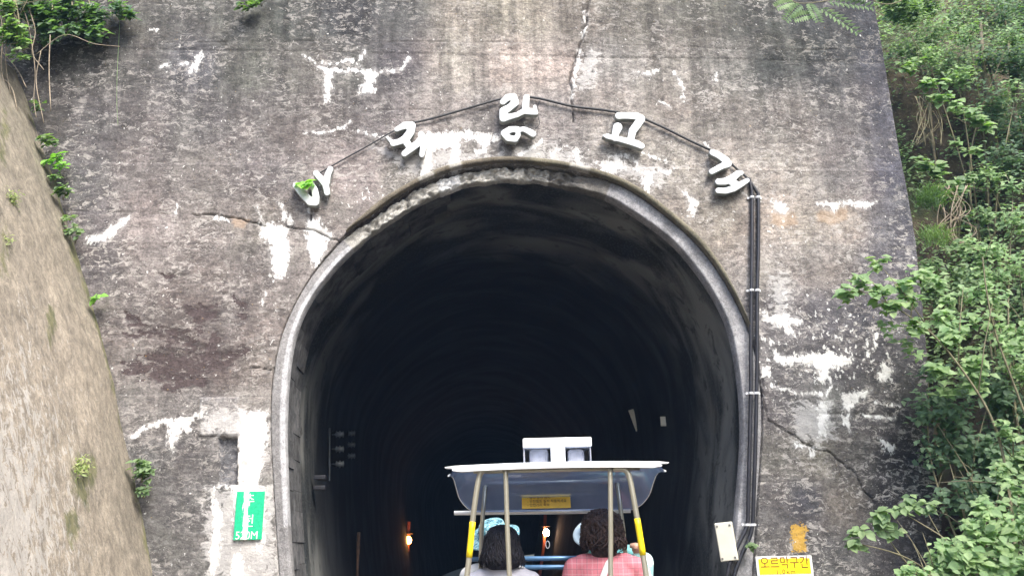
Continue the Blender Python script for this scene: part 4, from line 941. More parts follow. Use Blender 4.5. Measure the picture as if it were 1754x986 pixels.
# blue grab bars across the front
for py_ in (956, 971): mb = MB(); a_ = pl(800, py_+1, 1.35); b_ = pl(1085, py_-2, 1.35); mb.tube([a_, b_], .018, 12); RB(mb, 'grab_bar', M_frame, True)
mb = MB(); c_ = pl(938, 932, 1.30); mb.tube([c_+E1*(.014*math.cos(k/16*2*math.pi))+UPV*(.026*math.sin(k/16*2*math.pi)) for k in range(16)], .003, 6, closed=True); RB(mb, 'ring', M_grey, True)
# chassis below the frame of the picture
for s_ in (-.55, .55): mb = MB(); mb.box(L(s_, .7, .36), (.07, 2.5, .09), VR, .01); RB(mb, 'side_beam', M_frame)
for y_ in (-.45, .4, 1.1, 1.85): mb = MB(); mb.box(L(0, y_, .36), (1.03, .06, .07), VR, .008); RB(mb, 'cross_beam', M_frame)
mb = MB(); mb.box(L(0, .9, .425), (1.15, 1.9, .03), VR, .004); RB(mb, 'floor_plate', M_grey)
for s_ in (-.55, .55):
    for y_ in (-.2, 1.6):
        rr = VR @ Matrix.Rotation(R(90), 3, 'Y').to_3x3(); mb = MB(); mb.lathe([(.04, -.06), (.20, -.05), (.205, -.035), (.175, -.03), (.17, .035), (.04, .05)], L(s_*.99, y_, .178), 28, rot=rr); RB(mb, 'wheel', M_rust, True)
for y_ in (.28, 1.08):
    for s_ in (-.33, .33):
        mb = MB(); mb.box(L(s_, y_+.10, .60), (.42, .40, .08), VR, .03); RB(mb, 'seat', M_seat); mb = MB(); mb.box(L(s_, y_-.13, .86), (.42, .06, .40), VR @ Matrix.Rotation(R(-8), 3, 'X').to_3x3(), .025); RB(mb, 'seat_back', M_seat)
        mb = MB(); mb.box(L(s_, y_+.1, .50), (.08, .08, .13), VR, .01); RB(mb, 'seat_post', M_frame)
for s_ in (-.33, .33):
    for y_ in (.9, 1.75):
        mb = MB(); mb.tube([L(s_-.17, y_-.1, .60), L(s_-.06, y_-.1, .60), L(s_-.06, y_, .55), L(s_+.06, y_, .55), L(s_+.06, y_+.1, .50), L(s_+.17, y_+.1, .50)], .012, 8); RB(mb, 'crank', M_steel)
# ------------------------------------------------------------------ people
def cap_(s, a, b, ra, rb_, n=12):
    a, b = Vector(a), Vector(b); d = b-a; l_ = d.length
    if l_ < 1e-5: return
    q = Vector((0, 0, 1)).rotation_difference(d).to_matrix(); prof = []
    for k in range(5): t = -math.pi/2+k*math.pi/8; prof.append((max(1e-4, ra*math.cos(t)), ra*math.sin(t)))
    for k in range(5): t = k*math.pi/8; prof.append((max(1e-4, rb_*math.cos(t)), l_+rb_*math.sin(t)))
    s.lathe(prof, a, n, rot=q)
def ell(s, c, r, rot=None, n=16):
    prof = [(max(1e-4, math.cos(t)), math.sin(t)) for t in np.linspace(-math.pi/2, math.pi/2, 11)]
    rm_ = (rot if rot is not None else VR) @ Matrix.Diagonal(r).to_3x3(); s.lathe(prof, c, n, rot=rm_)
def fuse(mb, name, m, parent, vox, smooth=6, grow=0):
    me = bpy.data.meshes.new(name); me.from_pydata(mb.v, [], mb.f); o = bpy.data.objects.new(name, me); COL.objects.link(o)
    r_ = o.modifiers.new('r', 'REMESH'); r_.mode = 'VOXEL'; r_.voxel_size = vox; s_ = o.modifiers.new('s', 'SMOOTH'); s_.factor = .5; s_.iterations = smooth
    me2 = bpy.data.meshes.new_from_object(o.evaluated_get(bpy.context.evaluated_depsgraph_get())); bpy.data.objects.remove(o)
    me2.materials.clear(); q = link(name, me2, m, None, True); q.parent = parent; q.matrix_parent_inverse = parent.matrix_basis.inverted(); return q
def m_skin():
    t = NT('skin'); n = t.noise(t.coord(), 25, 4); t.base(t.mix(n, (.48, .27, .19), (.60, .37, .28))); t.rough(.5); t.b.inputs['Subsurface Weight'].default_value = .1; t.b.inputs['Subsurface Radius'].default_value = (.01, .004, .002); return t.m
M_skin = m_skin()
def m_cloth(name, c, c2=None, wr=6):
    t = NT(name); co = t.coord(); n = t.noise(co, wr, 4, .5); f = t.noise(co, 300, 2); cc = t.mix(t.ramp(f, .3, .7), tuple(x*.9 for x in c), tuple(c)); 
    if c2: cc = t.mix(t.ramp(t.noise(co, 14, 3, .5, .8), .47, .53), cc, c2)
    t.base(cc); t.rough(.85); t.b.inputs['Sheen Weight'].default_value = .2; t.bump(t.math('ADD', n, t.math('MULTIPLY', f, .05)), .6, .03); return t.m
def m_plaid():
    t = NT('pink_plaid_cotton'); co = t.coord(); sp = t.n('SeparateXYZ'); t.l(t.mapping(co, (1, 1, 1), (0, 0, R(5))), sp.inputs[0]); n = t.noise(co, 6, 3)
    def lines(v, period, w_, ph=0.0):
        x = t.math('FRACT', t.math('MULTIPLY_ADD', v, 1/period, ph)); return t.ramp(t.math('ABSOLUTE', t.math('SUBTRACT', x, .5)), w_, w_*.5)
    u = t.math('ADD', sp.outputs[0], t.math('MULTIPLY', n, .02)); v = t.math('ADD', sp.outputs[2], t.math('MULTIPLY', n, .02))
    c = t.mix(.0, (.62, .19, .23), (.62, .19, .23))
    for vv in (u, v):
        c = t.mix(t.math('MULTIPLY', lines(vv, .032, .16, .0), .35), c, (.72, .42, .43)); c = t.mix(t.math('MULTIPLY', lines(vv, .064, .07, .27), .45), c, (.22, .04, .08))
    t.base(c); t.rough(.85); t.bump(n, .5, .03); return t.m
M_dkhair = None
def m_hair(name, c1, c2):
    t = NT(name); t.base(t.mix(t.ramp(t.noise(t.mapping(t.coord(), (1, 1, .3)), 60, 4), .3, .7), c1, c2)); t.rough(.6); t.b.inputs['Specular IOR Level'].default_value = .3; return t.m
H_black = m_hair('black_hair', (.006, .006, .009), (.022, .020, .028)); H_brown = m_hair('dark_brown_hair', (.018, .012, .012), (.085, .052, .045))
M_navy = m_cloth('navy_trousers', (.03, .04, .08)); M_shoe = plain('dark_shoe', (.03, .03, .03), .5); M_eye = plain('dark_eye', (.01, .01, .01), .2); M_lip = plain('lip', (.35, .10, .09), .5)
def person(label, hc, mshirt, turn=0.0, tdx=0.0, tup=.06, armL=None, armR=None, sleeve=1.0, wide=1.0, shirt='shirt', mskirt=None):
    """hc: head centre in vehicle coordinates (lx, ly, z). arms: (elbow, hand) in vehicle coordinates"""
    hx, hy, hz = hc; e = empty('person', L(hx, hy, .42), 0, label=label, cat='person'); hr = VR @ Matrix.Rotation(turn, 3, 'Z').to_3x3()
    C = lambda dx, dy, dz: L(hx+dx+tdx*min(1, max(0, (-dz-.05)/.15)), hy+dy, hz+dz+(tup if dz < -.19 else 0))
    Hh = lambda dx, dy, dz: L(hx, hy, hz)+hr @ Vector((dx, dy, dz))
    s = MB(); ell(s, C(0, 0, .01), (.074, .092, .098), hr); ell(s, Hh(0, .022, -.05), (.056, .062, .062), hr); ell(s, Hh(0, .098, -.018), (.012, .018, .022), hr)
    ell(s, Hh(0, .082, -.055), (.026, .014, .012), hr)
    for q in (-1, 1): ell(s, Hh(q*.076, -.004, -.015), (.010, .02, .032), hr); ell(s, Hh(q*.03, .076, .012), (.02, .015, .012), hr)
    cap_(s, C(0, -.012, -.06), C(0, -.03, -.20), .050, .056)
    sh = .175*wide; zs = hz-.255; zh = hz-.74
    ell(s, C(0, -.03, -.33), (.155*wide, .095, .15)); ell(s, C(0, -.03, -.50), (.14*wide, .095, .15)); ell(s, C(0, -.02, -.66), (.165*wide, .12, .12)); cap_(s, C(-.12*wide, -.03, -.245), C(.12*wide, -.03, -.245), .058, .058)
    arms = []
    for q, ar in ((-1, armL), (1, armR)):
        S = C(q*sh, -.03, -.27); el, ha = ar if ar else ((hx+q*(sh+.05), hy+.06, hz-.52), (hx+q*.13, hy+.32, hz-.48)); el, ha = L(*el), L(*ha)
        arms.append((q, S, el, ha)); cap_(s, S, el, .050, .038); cap_(s, el, ha, .037, .025)
        dr = (ha-el).normalized(); sd_ = dr.cross(UPV if abs(dr.z) < .9 else E2).normalized(); nr_ = sd_.cross(dr).normalized(); hm = Matrix((sd_, dr, nr_)).transposed()
        ell(s, ha+dr*.045, (.038, .045, .016), hm)
        for k in range(4):
            b0 = ha+dr*.078+sd_*(-.027+.018*k); ln = (.036, .042, .039, .03)[k]; b1 = b0+dr*ln*.7-nr_*ln*.5; b2 = b1-nr_*ln*.7+dr*.004; b3 = b2-nr_*.012-dr*ln*.45
            cap_(s, b0, b1, .0092, .0088, 8); cap_(s, b1, b2, .0088, .008, 8); cap_(s, b2, b3, .008, .0072, 8)
        t0 = ha+dr*.03-sd_*q*.034; cap_(s, t0, t0+dr*.03-sd_*q*.022-nr_*.01, .011, .010, 8); cap_(s, t0+dr*.03-sd_*q*.022-nr_*.01, t0+dr*.052-sd_*q*.018-nr_*.026, .010, .008, 8)
    legs = []
    for q in (-1, 1):
        A = C(q*.09, .0, -.70); K_ = C(q*.11, .42, -.66+(.04*q)); An = C(q*.10, .52, -1.02+.03*q); T_ = An+E2*.17-UPV*.05; legs.append((A, K_, An, T_))
        cap_(s, A, K_, .085, .055); cap_(s, K_, An, .054, .036); cap_(s, An-UPV*.03, T_, .036, .028)
    fuse(s, 'body', M_skin, e, .0085, 3)
    # clothes
    c_ = MB(); ell(c_, C(0, -.03, -.34), (.172*wide, .112, .165)); ell(c_, C(0, -.03, -.51), (.158*wide, .112, .165)); ell(c_, C(0, -.02, -.66), (.182*wide, .135, .11)); cap_(c_, C(-.12*wide, -.03, -.250), C(.12*wide, -.03, -.250), .068, .068); ell(c_, C(0, -.035, -.205), (.085, .07, .035))
    for q, S, el, ha in arms: cap_(c_, S, S.lerp(el, min(1, sleeve)), .066, .058); (cap_(c_, el, el.lerp(ha, min(1, sleeve-1)), .055, .044) if sleeve > 1 else None)
    fuse(c_, shirt, mshirt, e, .011, 4)
    tr_ = MB(); ell(tr_, C(0, -.02, -.68), (.178*wide, .13, .125))
    for A, K_, An, T_ in legs: cap_(tr_, A, K_, .098, .07); cap_(tr_, K_, An, .07, .052)
    fuse(tr_, 'trousers', mskirt or M_navy, e, .014, 4)
    sm = MB()
    for A, K_, An, T_ in legs: cap_(sm, An-UPV*.035, T_-UPV*.005, .046, .040)
    fuse(sm, 'shoes', M_shoe, e, .01, 3)
    for q in (-1, 1): m_ = MB(); ell(m_, Hh(q*.03, .088, .012), (.012, .006, .006), hr, 8); o = m_.build('eye', M_eye, None, True); under(o, e)
    m_ = MB(); ell(m_, Hh(0, .094, -.055), (.022, .006, .005), hr, 8); under(m_.build('mouth', M_lip, None, True), e)
    return e, C, Hh, hr
def strands(mb, C, rad, n, zmin, zmax_ang, length_fn, jitter, flare, seed, thick=.0042, back=True):
    r = random.Random(seed)
    for k in range(n):
        az = r.uniform(0, 2*math.pi)
        if math.sin(az) > .55 and not back: az += math.pi
        th0 = r.uniform(.0, zmax_ang); P_ = []; T = 7; end = length_fn(az, r)
        for i in range(T):
            t = i/(T-1); th = th0+(end-th0)*t; a = az+jitter*math.sin(t*3+k)*.3
            if th <= math.pi/2: x, z = math.sin(th), math.cos(th); 
            else: x, z = 1+flare*(th-math.pi/2)*math.sin((th-math.pi/2)*1.6), -(th-math.pi/2)
            j = 1+.02+r.uniform(0, .05)
            P_.append(C(rad[0]*x*math.cos(a)*j+r.uniform(-jitter, jitter)*.01, rad[1]*x*math.sin(a)*j+r.uniform(-jitter, jitter)*.01, rad[2]*z*j+rad[3]+r.uniform(-jitter, jitter)*.006))
        mb.tube(P_, [thick*(1.0-.75*abs(2*i/(T-1)-.8)**2 if i else .4) for i in range(T)], 4, caps=False)
def put(mb, name, m, e, smooth=True): return under(mb.build(name, m, None, smooth), e)
# rear left: black bob, pale grey T-shirt
h1 = loc(860, 936, .45)
e1, C, Hh, hr = person('person with black bob haircut and pale grey shirt on the rear left seat', h1, m_cloth('pale_grey_jersey', (.42, .42, .48)), R(-4), 0, .06, ((h1[0]-.25, h1[1]+.1, h1[2]-.5), (h1[0]-.12, h1[1]+.42, h1[2]-.42)), ((h1[0]+.25, h1[1]+.1, h1[2]-.5), (h1[0]+.12, h1[1]+.42, h1[2]-.42)), .75, 1.03)
mb = MB(); ell(mb, C(0, -.015, .03), (.098, .108, .10)); ell(mb, C(0, -.045, -.05), (.108, .085, .10)); ell(mb, C(0, -.055, -.095), (.112, .07, .055)); ell(mb, C(-.085, 0, -.07), (.03, .06, .075)); ell(mb, C(.085, 0, -.07), (.03, .06, .075)); put_h = fuse(mb, 'hair', H_black, e1, .009, 3)
mb = MB(); strands(mb, lambda a, b, c: C(a, b-.015, c), (.100, .110, .096, .03), 620, 0, 1.2, lambda az, r: (math.pi/2+1.45+r.uniform(-.2, .15)) if math.sin(az) < .45 else math.pi/2*.7, 1.2, .30, 3, .006); put(mb, 'hair_strands', H_black, e1)
# rear right: short fluffy hair, pink plaid shirt, white bag strap
h2 = loc(1032, 912, .50)
e2, C, Hh, hr = person('person with fluffy dark hair and pink plaid shirt on the rear right seat', h2, m_plaid(), R(-10), 0, .06, ((h2[0]-.27, h2[1]+.02, h2[2]-.5), (h2[0]-.14, h2[1]+.40, h2[2]-.44)), ((h2[0]+.26, h2[1]+.08, h2[2]-.5), (h2[0]+.14, h2[1]+.40, h2[2]-.44)), 1.6, 1.12)
mb = MB(); ell(mb, C(0, -.01, .035), (.106, .112, .100)); ell(mb, C(0, -.05, -.05), (.112, .08, .09)); ell(mb, C(0, -.06, -.115), (.085, .055, .06)); fuse(mb, 'hair', H_brown, e2, .009, 3)
mb = MB(); strands(mb, lambda a, b, c: C(a, b-.015, c), (.108, .115, .100, .032), 900, 0, 1.5, lambda az, r: (math.pi/2+1.15+r.uniform(-.6, .3)) if math.sin(az) < .45 else math.pi/2*.8, 2.4, .16, 9, .010); put(mb, 'hair_strands', H_brown, e2)
mb = MB(); P_ = [C(.075, .10, -.28), C(.07, .03, -.178), C(.045, -.06, -.185), C(.02, -.125, -.24), C(-.03, -.150, -.34), C(-.08, -.155, -.48), C(-.14, -.14, -.62)]; P_ = spline(P_, 6)
vs = []; 
for i, p in enumerate(P_):
    t_ = (P_[min(i+1, len(P_)-1)]-P_[max(i-1, 0)]).normalized(); sd_ = t_.cross(E2).normalized() if i > 8 else E1
    for a in (-.019, .019):
        for b in (0, -.004): vs.append(p+sd_*a+E2*b-E2*.006)
fs = []
for i in range(len(P_)-1): b = i*4; fs += [(b, b+2, b+6, b+4), (b+1, b+5, b+7, b+3), (b, b+4, b+5, b+1), (b+2, b+3, b+7, b+6)]
mb.add(vs, fs); put(mb, 'bag_strap', m_cloth('white_webbing', (.82, .78, .76)), e2)
# front left: flowered bucket hat
h3 = loc(846, 932, 1.22)
def m_floral():
    t = NT('teal_floral_cotton'); co = t.coord(); v = t.vor(co, 42); n = t.noise(co, 26, 4, .6, 1.5); c = t.mix(t.ramp(n, .44, .52), (.025, .13, .18), (.17, .34, .40)); c = t.mix(t.ramp(n, .43, .38), c, (.012, .03, .05)); c = t.mix(t.ramp(v, .28, .2), c, (.42, .50, .52)); t.base(c); t.rough(.8); return t.m
M_flo = m_floral()
e3, C, Hh, hr = person('person in teal flowered bucket hat and white top on the front left seat', h3, m_cloth('white_top', (.66, .66, .66)), R(15), 0, .06, ((h3[0]-.28, h3[1]+.08, h3[2]-.46), (h3[0]-.12, h3[1]+.40, h3[2]-.35)), None, 1.7, 1.05)
hm_ = VR @ Matrix.Rotation(R(30), 3, 'X').to_3x3() @ Matrix.Rotation(R(-10), 3, 'Y').to_3x3(); hat0 = C(.0, -.03, .068)
mb = MB(); mb.lathe([(.100, .018), (.102, .055), (.092, .088), (.06, .105), (.002, .110)], hat0, 28, rot=hm_); put(mb, 'hat_crown', M_flo, e3)
mb = MB(); vs = []; N_ = 40
for lay in (0, 1):
    for rr_ in np.linspace(.098, .192, 5):
        for k in range(N_):
            a = 2*math.pi*k/N_; vs.append(hat0+hm_ @ Vector((rr_*math.cos(a), rr_*math.sin(a), .016-(rr_-.098)*.35+.012*math.sin(a*3+1)*(rr_-.098)/.08-lay*.004)))
fs = [(l*5*N_+j*N_+k, l*5*N_+j*N_+(k+1) % N_, l*5*N_+(j+1)*N_+(k+1) % N_, l*5*N_+(j+1)*N_+k) for l in (0, 1) for j in range(4) for k in range(N_)]+[(4*N_+k, 4*N_+(k+1) % N_, 9*N_+(k+1) % N_, 9*N_+k) for k in range(N_)]
mb.add(vs, fs); put(mb, 'hat_brim', M_flo, e3); mb = MB(); mb.lathe([(.103, .016), (.1055, .02), (.105, .052), (.101, .054)], hat0, 28, rot=hm_); put(mb, 'hat_band', m_cloth('dark_band', (.02, .02, .04)), e3)
mb = MB(); ell(mb, C(0, -.02, 0), (.09, .10, .09)); ell(mb, C(0, -.04, -.05), (.075, .06, .05)); fuse(mb, 'hair', H_black, e3, .01, 3)
mb = MB(); mb.tube([C(.075*math.cos(a), -.03+.07*math.sin(a), -.155+.012*math.sin(a*2)) for a in np.linspace(0, 2*math.pi, 18)[:-1]], .032, 10, closed=True); put(mb, 'scarf', m_cloth('patterned_scarf', (.55, .54, .54), (.12, .12, .16)), e3)
# front right: pale blue sun hat seen past the neighbour's hair, mint jacket, hand raised to the pole
h4 = loc(1019, 914, 1.18); hand = loc(1089, 930, 1.0)
e4, C, Hh, hr = person('person in pale blue hat and mint jacket gripping the pole, front right seat', h4, m_cloth('mint_jacket', (.26, .50, .50), (.60, .66, .66)), R(20), .13, .075, None, ((hand[0]+.06, h4[1]-.06, h4[2]-.36), (hand[0]+.01, hand[1], hand[2]-.08)), 1.95, 1.22, 'jacket')
M_cap = m_cloth('pale_blue_hat', (.30, .40, .48)); hm_ = VR @ Matrix.Rotation(R(38), 3, 'X').to_3x3() @ Matrix.Rotation(R(-14), 3, 'Y').to_3x3(); hat0 = C(.0, -.02, .03)
mb = MB(); mb.lathe([(.098, .0), (.099, .03), (.085, .075), (.05, .098), (.002, .104)], hat0, 24, rot=hm_); put(mb, 'hat_crown', M_cap, e4)
mb = MB(); vs = []; N_ = 36
for lay in (0, 1):
    for rr_ in np.linspace(.094, .168, 5):
        for k in range(N_): a = 2*math.pi*k/N_; vs.append(hat0+hm_ @ Vector((rr_*math.cos(a), rr_*math.sin(a), .008-(rr_-.094)*.30-lay*.004)))
fs = [(l*5*N_+j*N_+k, l*5*N_+j*N_+(k+1) % N_, l*5*N_+(j+1)*N_+(k+1) % N_, l*5*N_+(j+1)*N_+k) for l in (0, 1) for j in range(4) for k in range(N_)]+[(4*N_+k, 4*N_+(k+1) % N_, 9*N_+(k+1) % N_, 9*N_+k) for k in range(N_)]
mb.add(vs, fs); put(mb, 'hat_brim', M_cap, e4)
mb = MB(); ell(mb, C(0, -.03, -.01), (.09, .09, .08)); fuse(mb, 'hair', H_black, e4, .01, 3)
mb = MB(); ell(mb, C(0, -.10, -.20), (.15, .07, .06)); ell(mb, C(-.12, -.07, -.20), (.07, .06, .05)); ell(mb, C(.10, -.07, -.20), (.07, .06, .05)); fuse(mb, 'hood', m_cloth('mint_hood', (.18, .50, .52)), e4, .01, 5)
mb = MB(); a_, b_ = pl(1066, 951, 1.02), pl(1098, 956, 1.02); mb.box((a_+b_)/2, ((b_-a_).length, .012, .014), VR @ Matrix.Rotation(R(4), 3, 'Y').to_3x3(), .003); put(mb, 'navy_piping', m_cloth('navy_piping', (.05, .07, .13)), e4, False)
# ------------------------------------------------------------------ plants
def leaf_me(name, l_, w_, m, lob=0):
    prof = [(0, 0), (.22, .62), (.45, 1.0), (.72, .72), (1.0, 0)] if not lob else [(0, .35), (.15, 1.0), (.4, .95), (.7, .55), (1.0, 0)]
    V = []; f = []
    for t, h in prof: V.append((0, t*l_, -.10*l_*t*t)); V.append((-h*w_/2, t*l_-(.04*l_ if h else 0), .16*h*w_-.10*l_*t*t)); V.append((h*w_/2, t*l_-(.04*l_ if h else 0), .16*h*w_-.10*l_*t*t))
    for i in range(len(prof)-1): a = i*3; b = a+3; f += [(a, b, b+1, a+1), (a, a+2, b+2, b)]
    V.append((0, -.25*l_, .02*l_)); V.append((.012*l_, 0, 0)); f.append((len(V)-2, len(V)-1, 0))
    me = bpy.data.meshes.new(name); me.from_pydata(V, [], f); me.update(); me.materials.append(m); me.polygons.foreach_set('use_smooth', [True]*len(f)); return me
def orient(n_, facing=.55, rnd=np.random.default_rng(11)):
    """random leaf frames: leaf plane normal leans up and towards the open side"""
    N = rnd.normal(size=(n_, 3)); N /= np.linalg.norm(N, axis=1)[:, None]; bias = np.array([-.25, -.6, .85]); bias /= np.linalg.norm(bias)
    N = N*(1-facing)+bias*facing*1.3; N /= np.linalg.norm(N, axis=1)[:, None]
    D = rnd.normal(size=(n_, 3)); D[:, 2] -= .5; D -= N*(D*N).sum(1)[:, None]; D /= np.linalg.norm(D, axis=1)[:, None]; return N, D
def leaf_cloud(name, P, size, m, aspect=.55, facing=.72, seed=1, smooth=True):
    P = np.asarray(P, float); n_ = len(P); rnd = np.random.default_rng(seed); N, D = orient(n_, facing, rnd); S = np.cross(D, N); sz = size*rnd.uniform(.6, 1.3, n_)[:, None]; wv = sz*aspect*.5
    V = np.stack([P, P+D*sz*.42+S*wv+N*wv*.25, P+D*sz-N*sz*.12, P+D*sz*.42-S*wv+N*wv*.25, P+D*sz*.45], 1).reshape(-1, 3)
    b = np.arange(n_)[:, None]*5; f = np.concatenate([b+[0, 1, 4], b+[1, 2, 4], b+[2, 3, 4], b+[3, 0, 4]]); me = mesh_np(name, V, f, smooth)
    r = np.repeat(rnd.random(n_)*.999, 5)[:, None]; set_attr(me, 'rnd', np.repeat(r, 3, 1)); me.materials.append(m); return me
def blob_pts(blobs, seed, shell=.55):
    """blobs: (centre, radius, count) -> leaf positions gathered in sub-clumps"""
    rnd = np.random.default_rng(seed); out = []
    for c, r_, n_ in blobs:
        k = max(3, n_//28); sub = rnd.normal(size=(k, 3)); sub /= np.linalg.norm(sub, axis=1)[:, None]; sub *= r_*rnd.uniform(.25, 1.0, (k, 1))
        i = rnd.integers(0, k, n_); q = rnd.normal(size=(n_, 3))*r_*.26; out.append(np.array(c)+sub[i]*np.array([1, .8, .9])+q)
    return np.concatenate(out)
def stems_mb(base, ends, r0, seed, sub=3, spread=.25):
    r = random.Random(seed); mb = MB(); base = Vector(base)
    for en in ends:
        en = Vector(en); d = (en-base).length; mid = base.lerp(en, .5)+Vector((r.uniform(-.1, .1), r.uniform(-.1, .1), r.uniform(.0, .18)))*d; P_ = spline([base, mid, en], 7)
        mb.tube(P_, [r0*(1-.8*i/(len(P_)-1)) for i in range(len(P_))], 7)
        for k in range(sub):
            a = P_[r.randrange(5, len(P_))]; b = a+Vector((r.gauss(0, 1), r.gauss(0, 1)*.7, r.gauss(.4, .8)))*spread; mb.tube([a, a.lerp(b, .5)+Vector((0, 0, .03)), b], [r0*.35, r0*.25, r0*.1], 5)
    return mb
LEAFN = 0
def shrub(name, label, base, blobs, mat, size, seed, cat='shrub', r0=.014, big=0, aspect=.55, facing=.70, ends=None, stem=None, group=None, sub=3, spread=.2, lob=0):
    e = empty(name, base, label=label, cat=cat, group=group); under(stems_mb(base, ends or [b[0] for b in blobs], r0, seed, sub, spread).build('branches', stem or M_stem, None, True), e)
    P_ = blob_pts(blobs, seed); 
    if big:
        o = np.argsort(P_[:, 1]); bigP, P_ = P_[o[:big]], P_[o[big:]]; me = leaf_me('leaf', size*1.12, size*1.12*aspect*1.15, mat, lob); N, D = orient(len(bigP), facing, np.random.default_rng(seed+5)); sc = np.random.default_rng(seed).uniform(.6, 1.25, len(bigP))
        for p, nn, dd, s_ in zip(bigP, N, D, sc):
            x = np.cross(dd, nn); mm = Matrix(((x[0], dd[0], nn[0], p[0]), (x[1], dd[1], nn[1], p[1]), (x[2], dd[2], nn[2], p[2]), (0, 0, 0, 1))) @ Matrix.Scale(float(s_), 4)
            lf = bpy.data.objects.new('leaf', me); COL.objects.link(lf); lf.parent = e; lf.matrix_local = e.matrix_basis.inverted() @ mm
    if len(P_): tag(under(link('foliage', leaf_cloud('foliage', P_, size, mat, aspect, facing, seed), None), e), kind='stuff')
    return e
def B(px, py, Y, rpx, n_): c = at(px, py, Y); return (c, rpx/1400*Y, n_)
# right foreground: long arching branch in front of the wall
br = [(1752, 1120), (1740, 950), (1722, 800), (1700, 720), (1660, 650), (1600, 575), (1540, 530), (1480, 500), (1440, 490)]
arc = [B(1450, 500, 7.5, 22, 34), B(1478, 478, 7.5, 20, 30), B(1500, 452, 7.5, 16, 20), B(1500, 505, 7.5, 24, 38), B(1532, 490, 7.5, 22, 34), B(1535, 530, 7.5, 24, 40), B(1568, 520, 7.5, 26, 40), B(1580, 560, 7.5, 26, 44), B(1610, 530, 7.6, 30, 50), B(1625, 585, 7.5, 30, 55), B(1600, 630, 7.5, 24, 40), B(1655, 620, 7.6, 34, 60), B(1690, 560, 7.7, 36, 60), B(1650, 500, 7.8, 36, 70), B(1700, 500, 7.8, 36, 70), B(1560, 470, 7.6, 24, 40), B(1600, 480, 7.7, 28, 50), B(1520, 560, 7.6, 16, 18), B(1640, 560, 7.6, 30, 60), B(1560, 600, 7.7, 20, 30), B(1610, 660, 7.8, 26, 50), B(1680, 640, 7.6, 36, 70), B(1720, 600, 7.7, 36, 70)]
eA = shrub('leafy_shrub', 'arching light green shrub branch reaching left across the dark wall edge', at(1752, 1120, 7.4), arc, L_fresh, .098, 21, big=295, r0=.012, aspect=.62, ends=[at(1722, 800, 7.4)], sub=0)
mb = MB(); P_ = spline([at(a, b, 7.45) for a, b in br], 6); mb.tube(P_, [.017*(1-.85*i/(len(P_)-1)) for i in range(len(P_))], 8)
for i_, (tx, ty) in zip((30, 34, 38, 42, 26, 22), ((1500, 445), (1570, 500), (1480, 470), (1450, 510), (1650, 490), (1700, 520))): a_ = P_[i_]; mb.tube([a_, a_.lerp(at(tx, ty, 7.5), .5)+Vector((0, 0, .04)), at(tx, ty, 7.5)], [.007, .005, .002], 6)
under(mb.build('main_branch', M_stem, None, True), eA)
shrub('leafy_shrub', 'dark shadowed shrub low between wall and lighter bushes on the right', at(1690, 1050, 8.0), [B(1590, 700, 8.1, 38, 160), B(1640, 700, 8.1, 45, 260), B(1620, 770, 8.1, 50, 300), B(1690, 760, 8.1, 55, 360), B(1740, 700, 8.2, 55, 300), B(1650, 840, 8.0, 45, 220), B(1720, 840, 8.1, 50, 260), B(1590, 640, 8.1, 25, 80), B(1700, 660, 8.1, 45, 260)], L_dark, .085, 22, big=200)
shrub('leafy_shrub', 'bushy green shrub filling the lower right corner of the photo', at(1720, 1130, 6.9), [B(1600, 975, 6.9, 32, 110), B(1640, 950, 6.9, 40, 170), B(1690, 920, 6.9, 45, 220), B(1740, 900, 6.9, 45, 200), B(1560, 970, 6.9, 22, 50), B(1740, 970, 6.8, 50, 240), B(1670, 990, 6.8, 50, 240), B(1745, 850, 7.0, 28, 90), B(1690, 870, 7.0, 24, 60)], L_fresh, .080, 23, big=280, aspect=.62)
shrub('sapling', 'slender sprig reaching left over the wall above the lower right bush', at(1700, 1090, 7.0), [B(1455, 925, 7.1, 10, 10), B(1480, 912, 7.1, 13, 16), B(1510, 888, 7.1, 18, 26), B(1540, 872, 7.1, 16, 20), B(1565, 872, 7.1, 18, 22), B(1592, 868, 7.1, 12, 12), B(1535, 915, 7.1, 10, 8), B(1475, 940, 7.1, 7, 4)], L_mid, .085, 24, 'sapling', big=118, aspect=.65, ends=[at(1590, 880, 7.1), at(1545, 875, 7.1), at(1500, 892, 7.1), at(1455, 925, 7.1)], sub=0, facing=.7)
shrub('leafy_shrub', 'tall bright green shrub at the right photo border beside the arching branch', at(1790, 1000, 8.0), [B(1740, 380, 8.2, 40, 200), B(1700, 420, 8.2, 38, 190), B(1745, 460, 8.1, 48, 240), B(1700, 480, 8.1, 40, 200), B(1740, 560, 8.0, 40, 180), B(1750, 640, 8.0, 36, 150), B(1668, 450, 8.3, 26, 90), B(1735, 330, 8.4, 22, 60), B(1750, 790, 7.4, 30, 110), B(1705, 800, 7.3, 28, 80), B(1735, 740, 7.3, 20, 40)], L_fresh, .075, 25, big=260, aspect=.6, r0=.018)
shrub('leafy_shrub', 'clump of broad pale leaves low against the brown soil bank', at(1640, 420, 9.6), [B(1600, 300, 9.5, 20, 36), B(1630, 318, 9.5, 24, 46), B(1580, 278, 9.5, 16, 22), B(1650, 300, 9.5, 14, 20)], L_mid, .12, 26, big=120, aspect=.75, facing=.75)
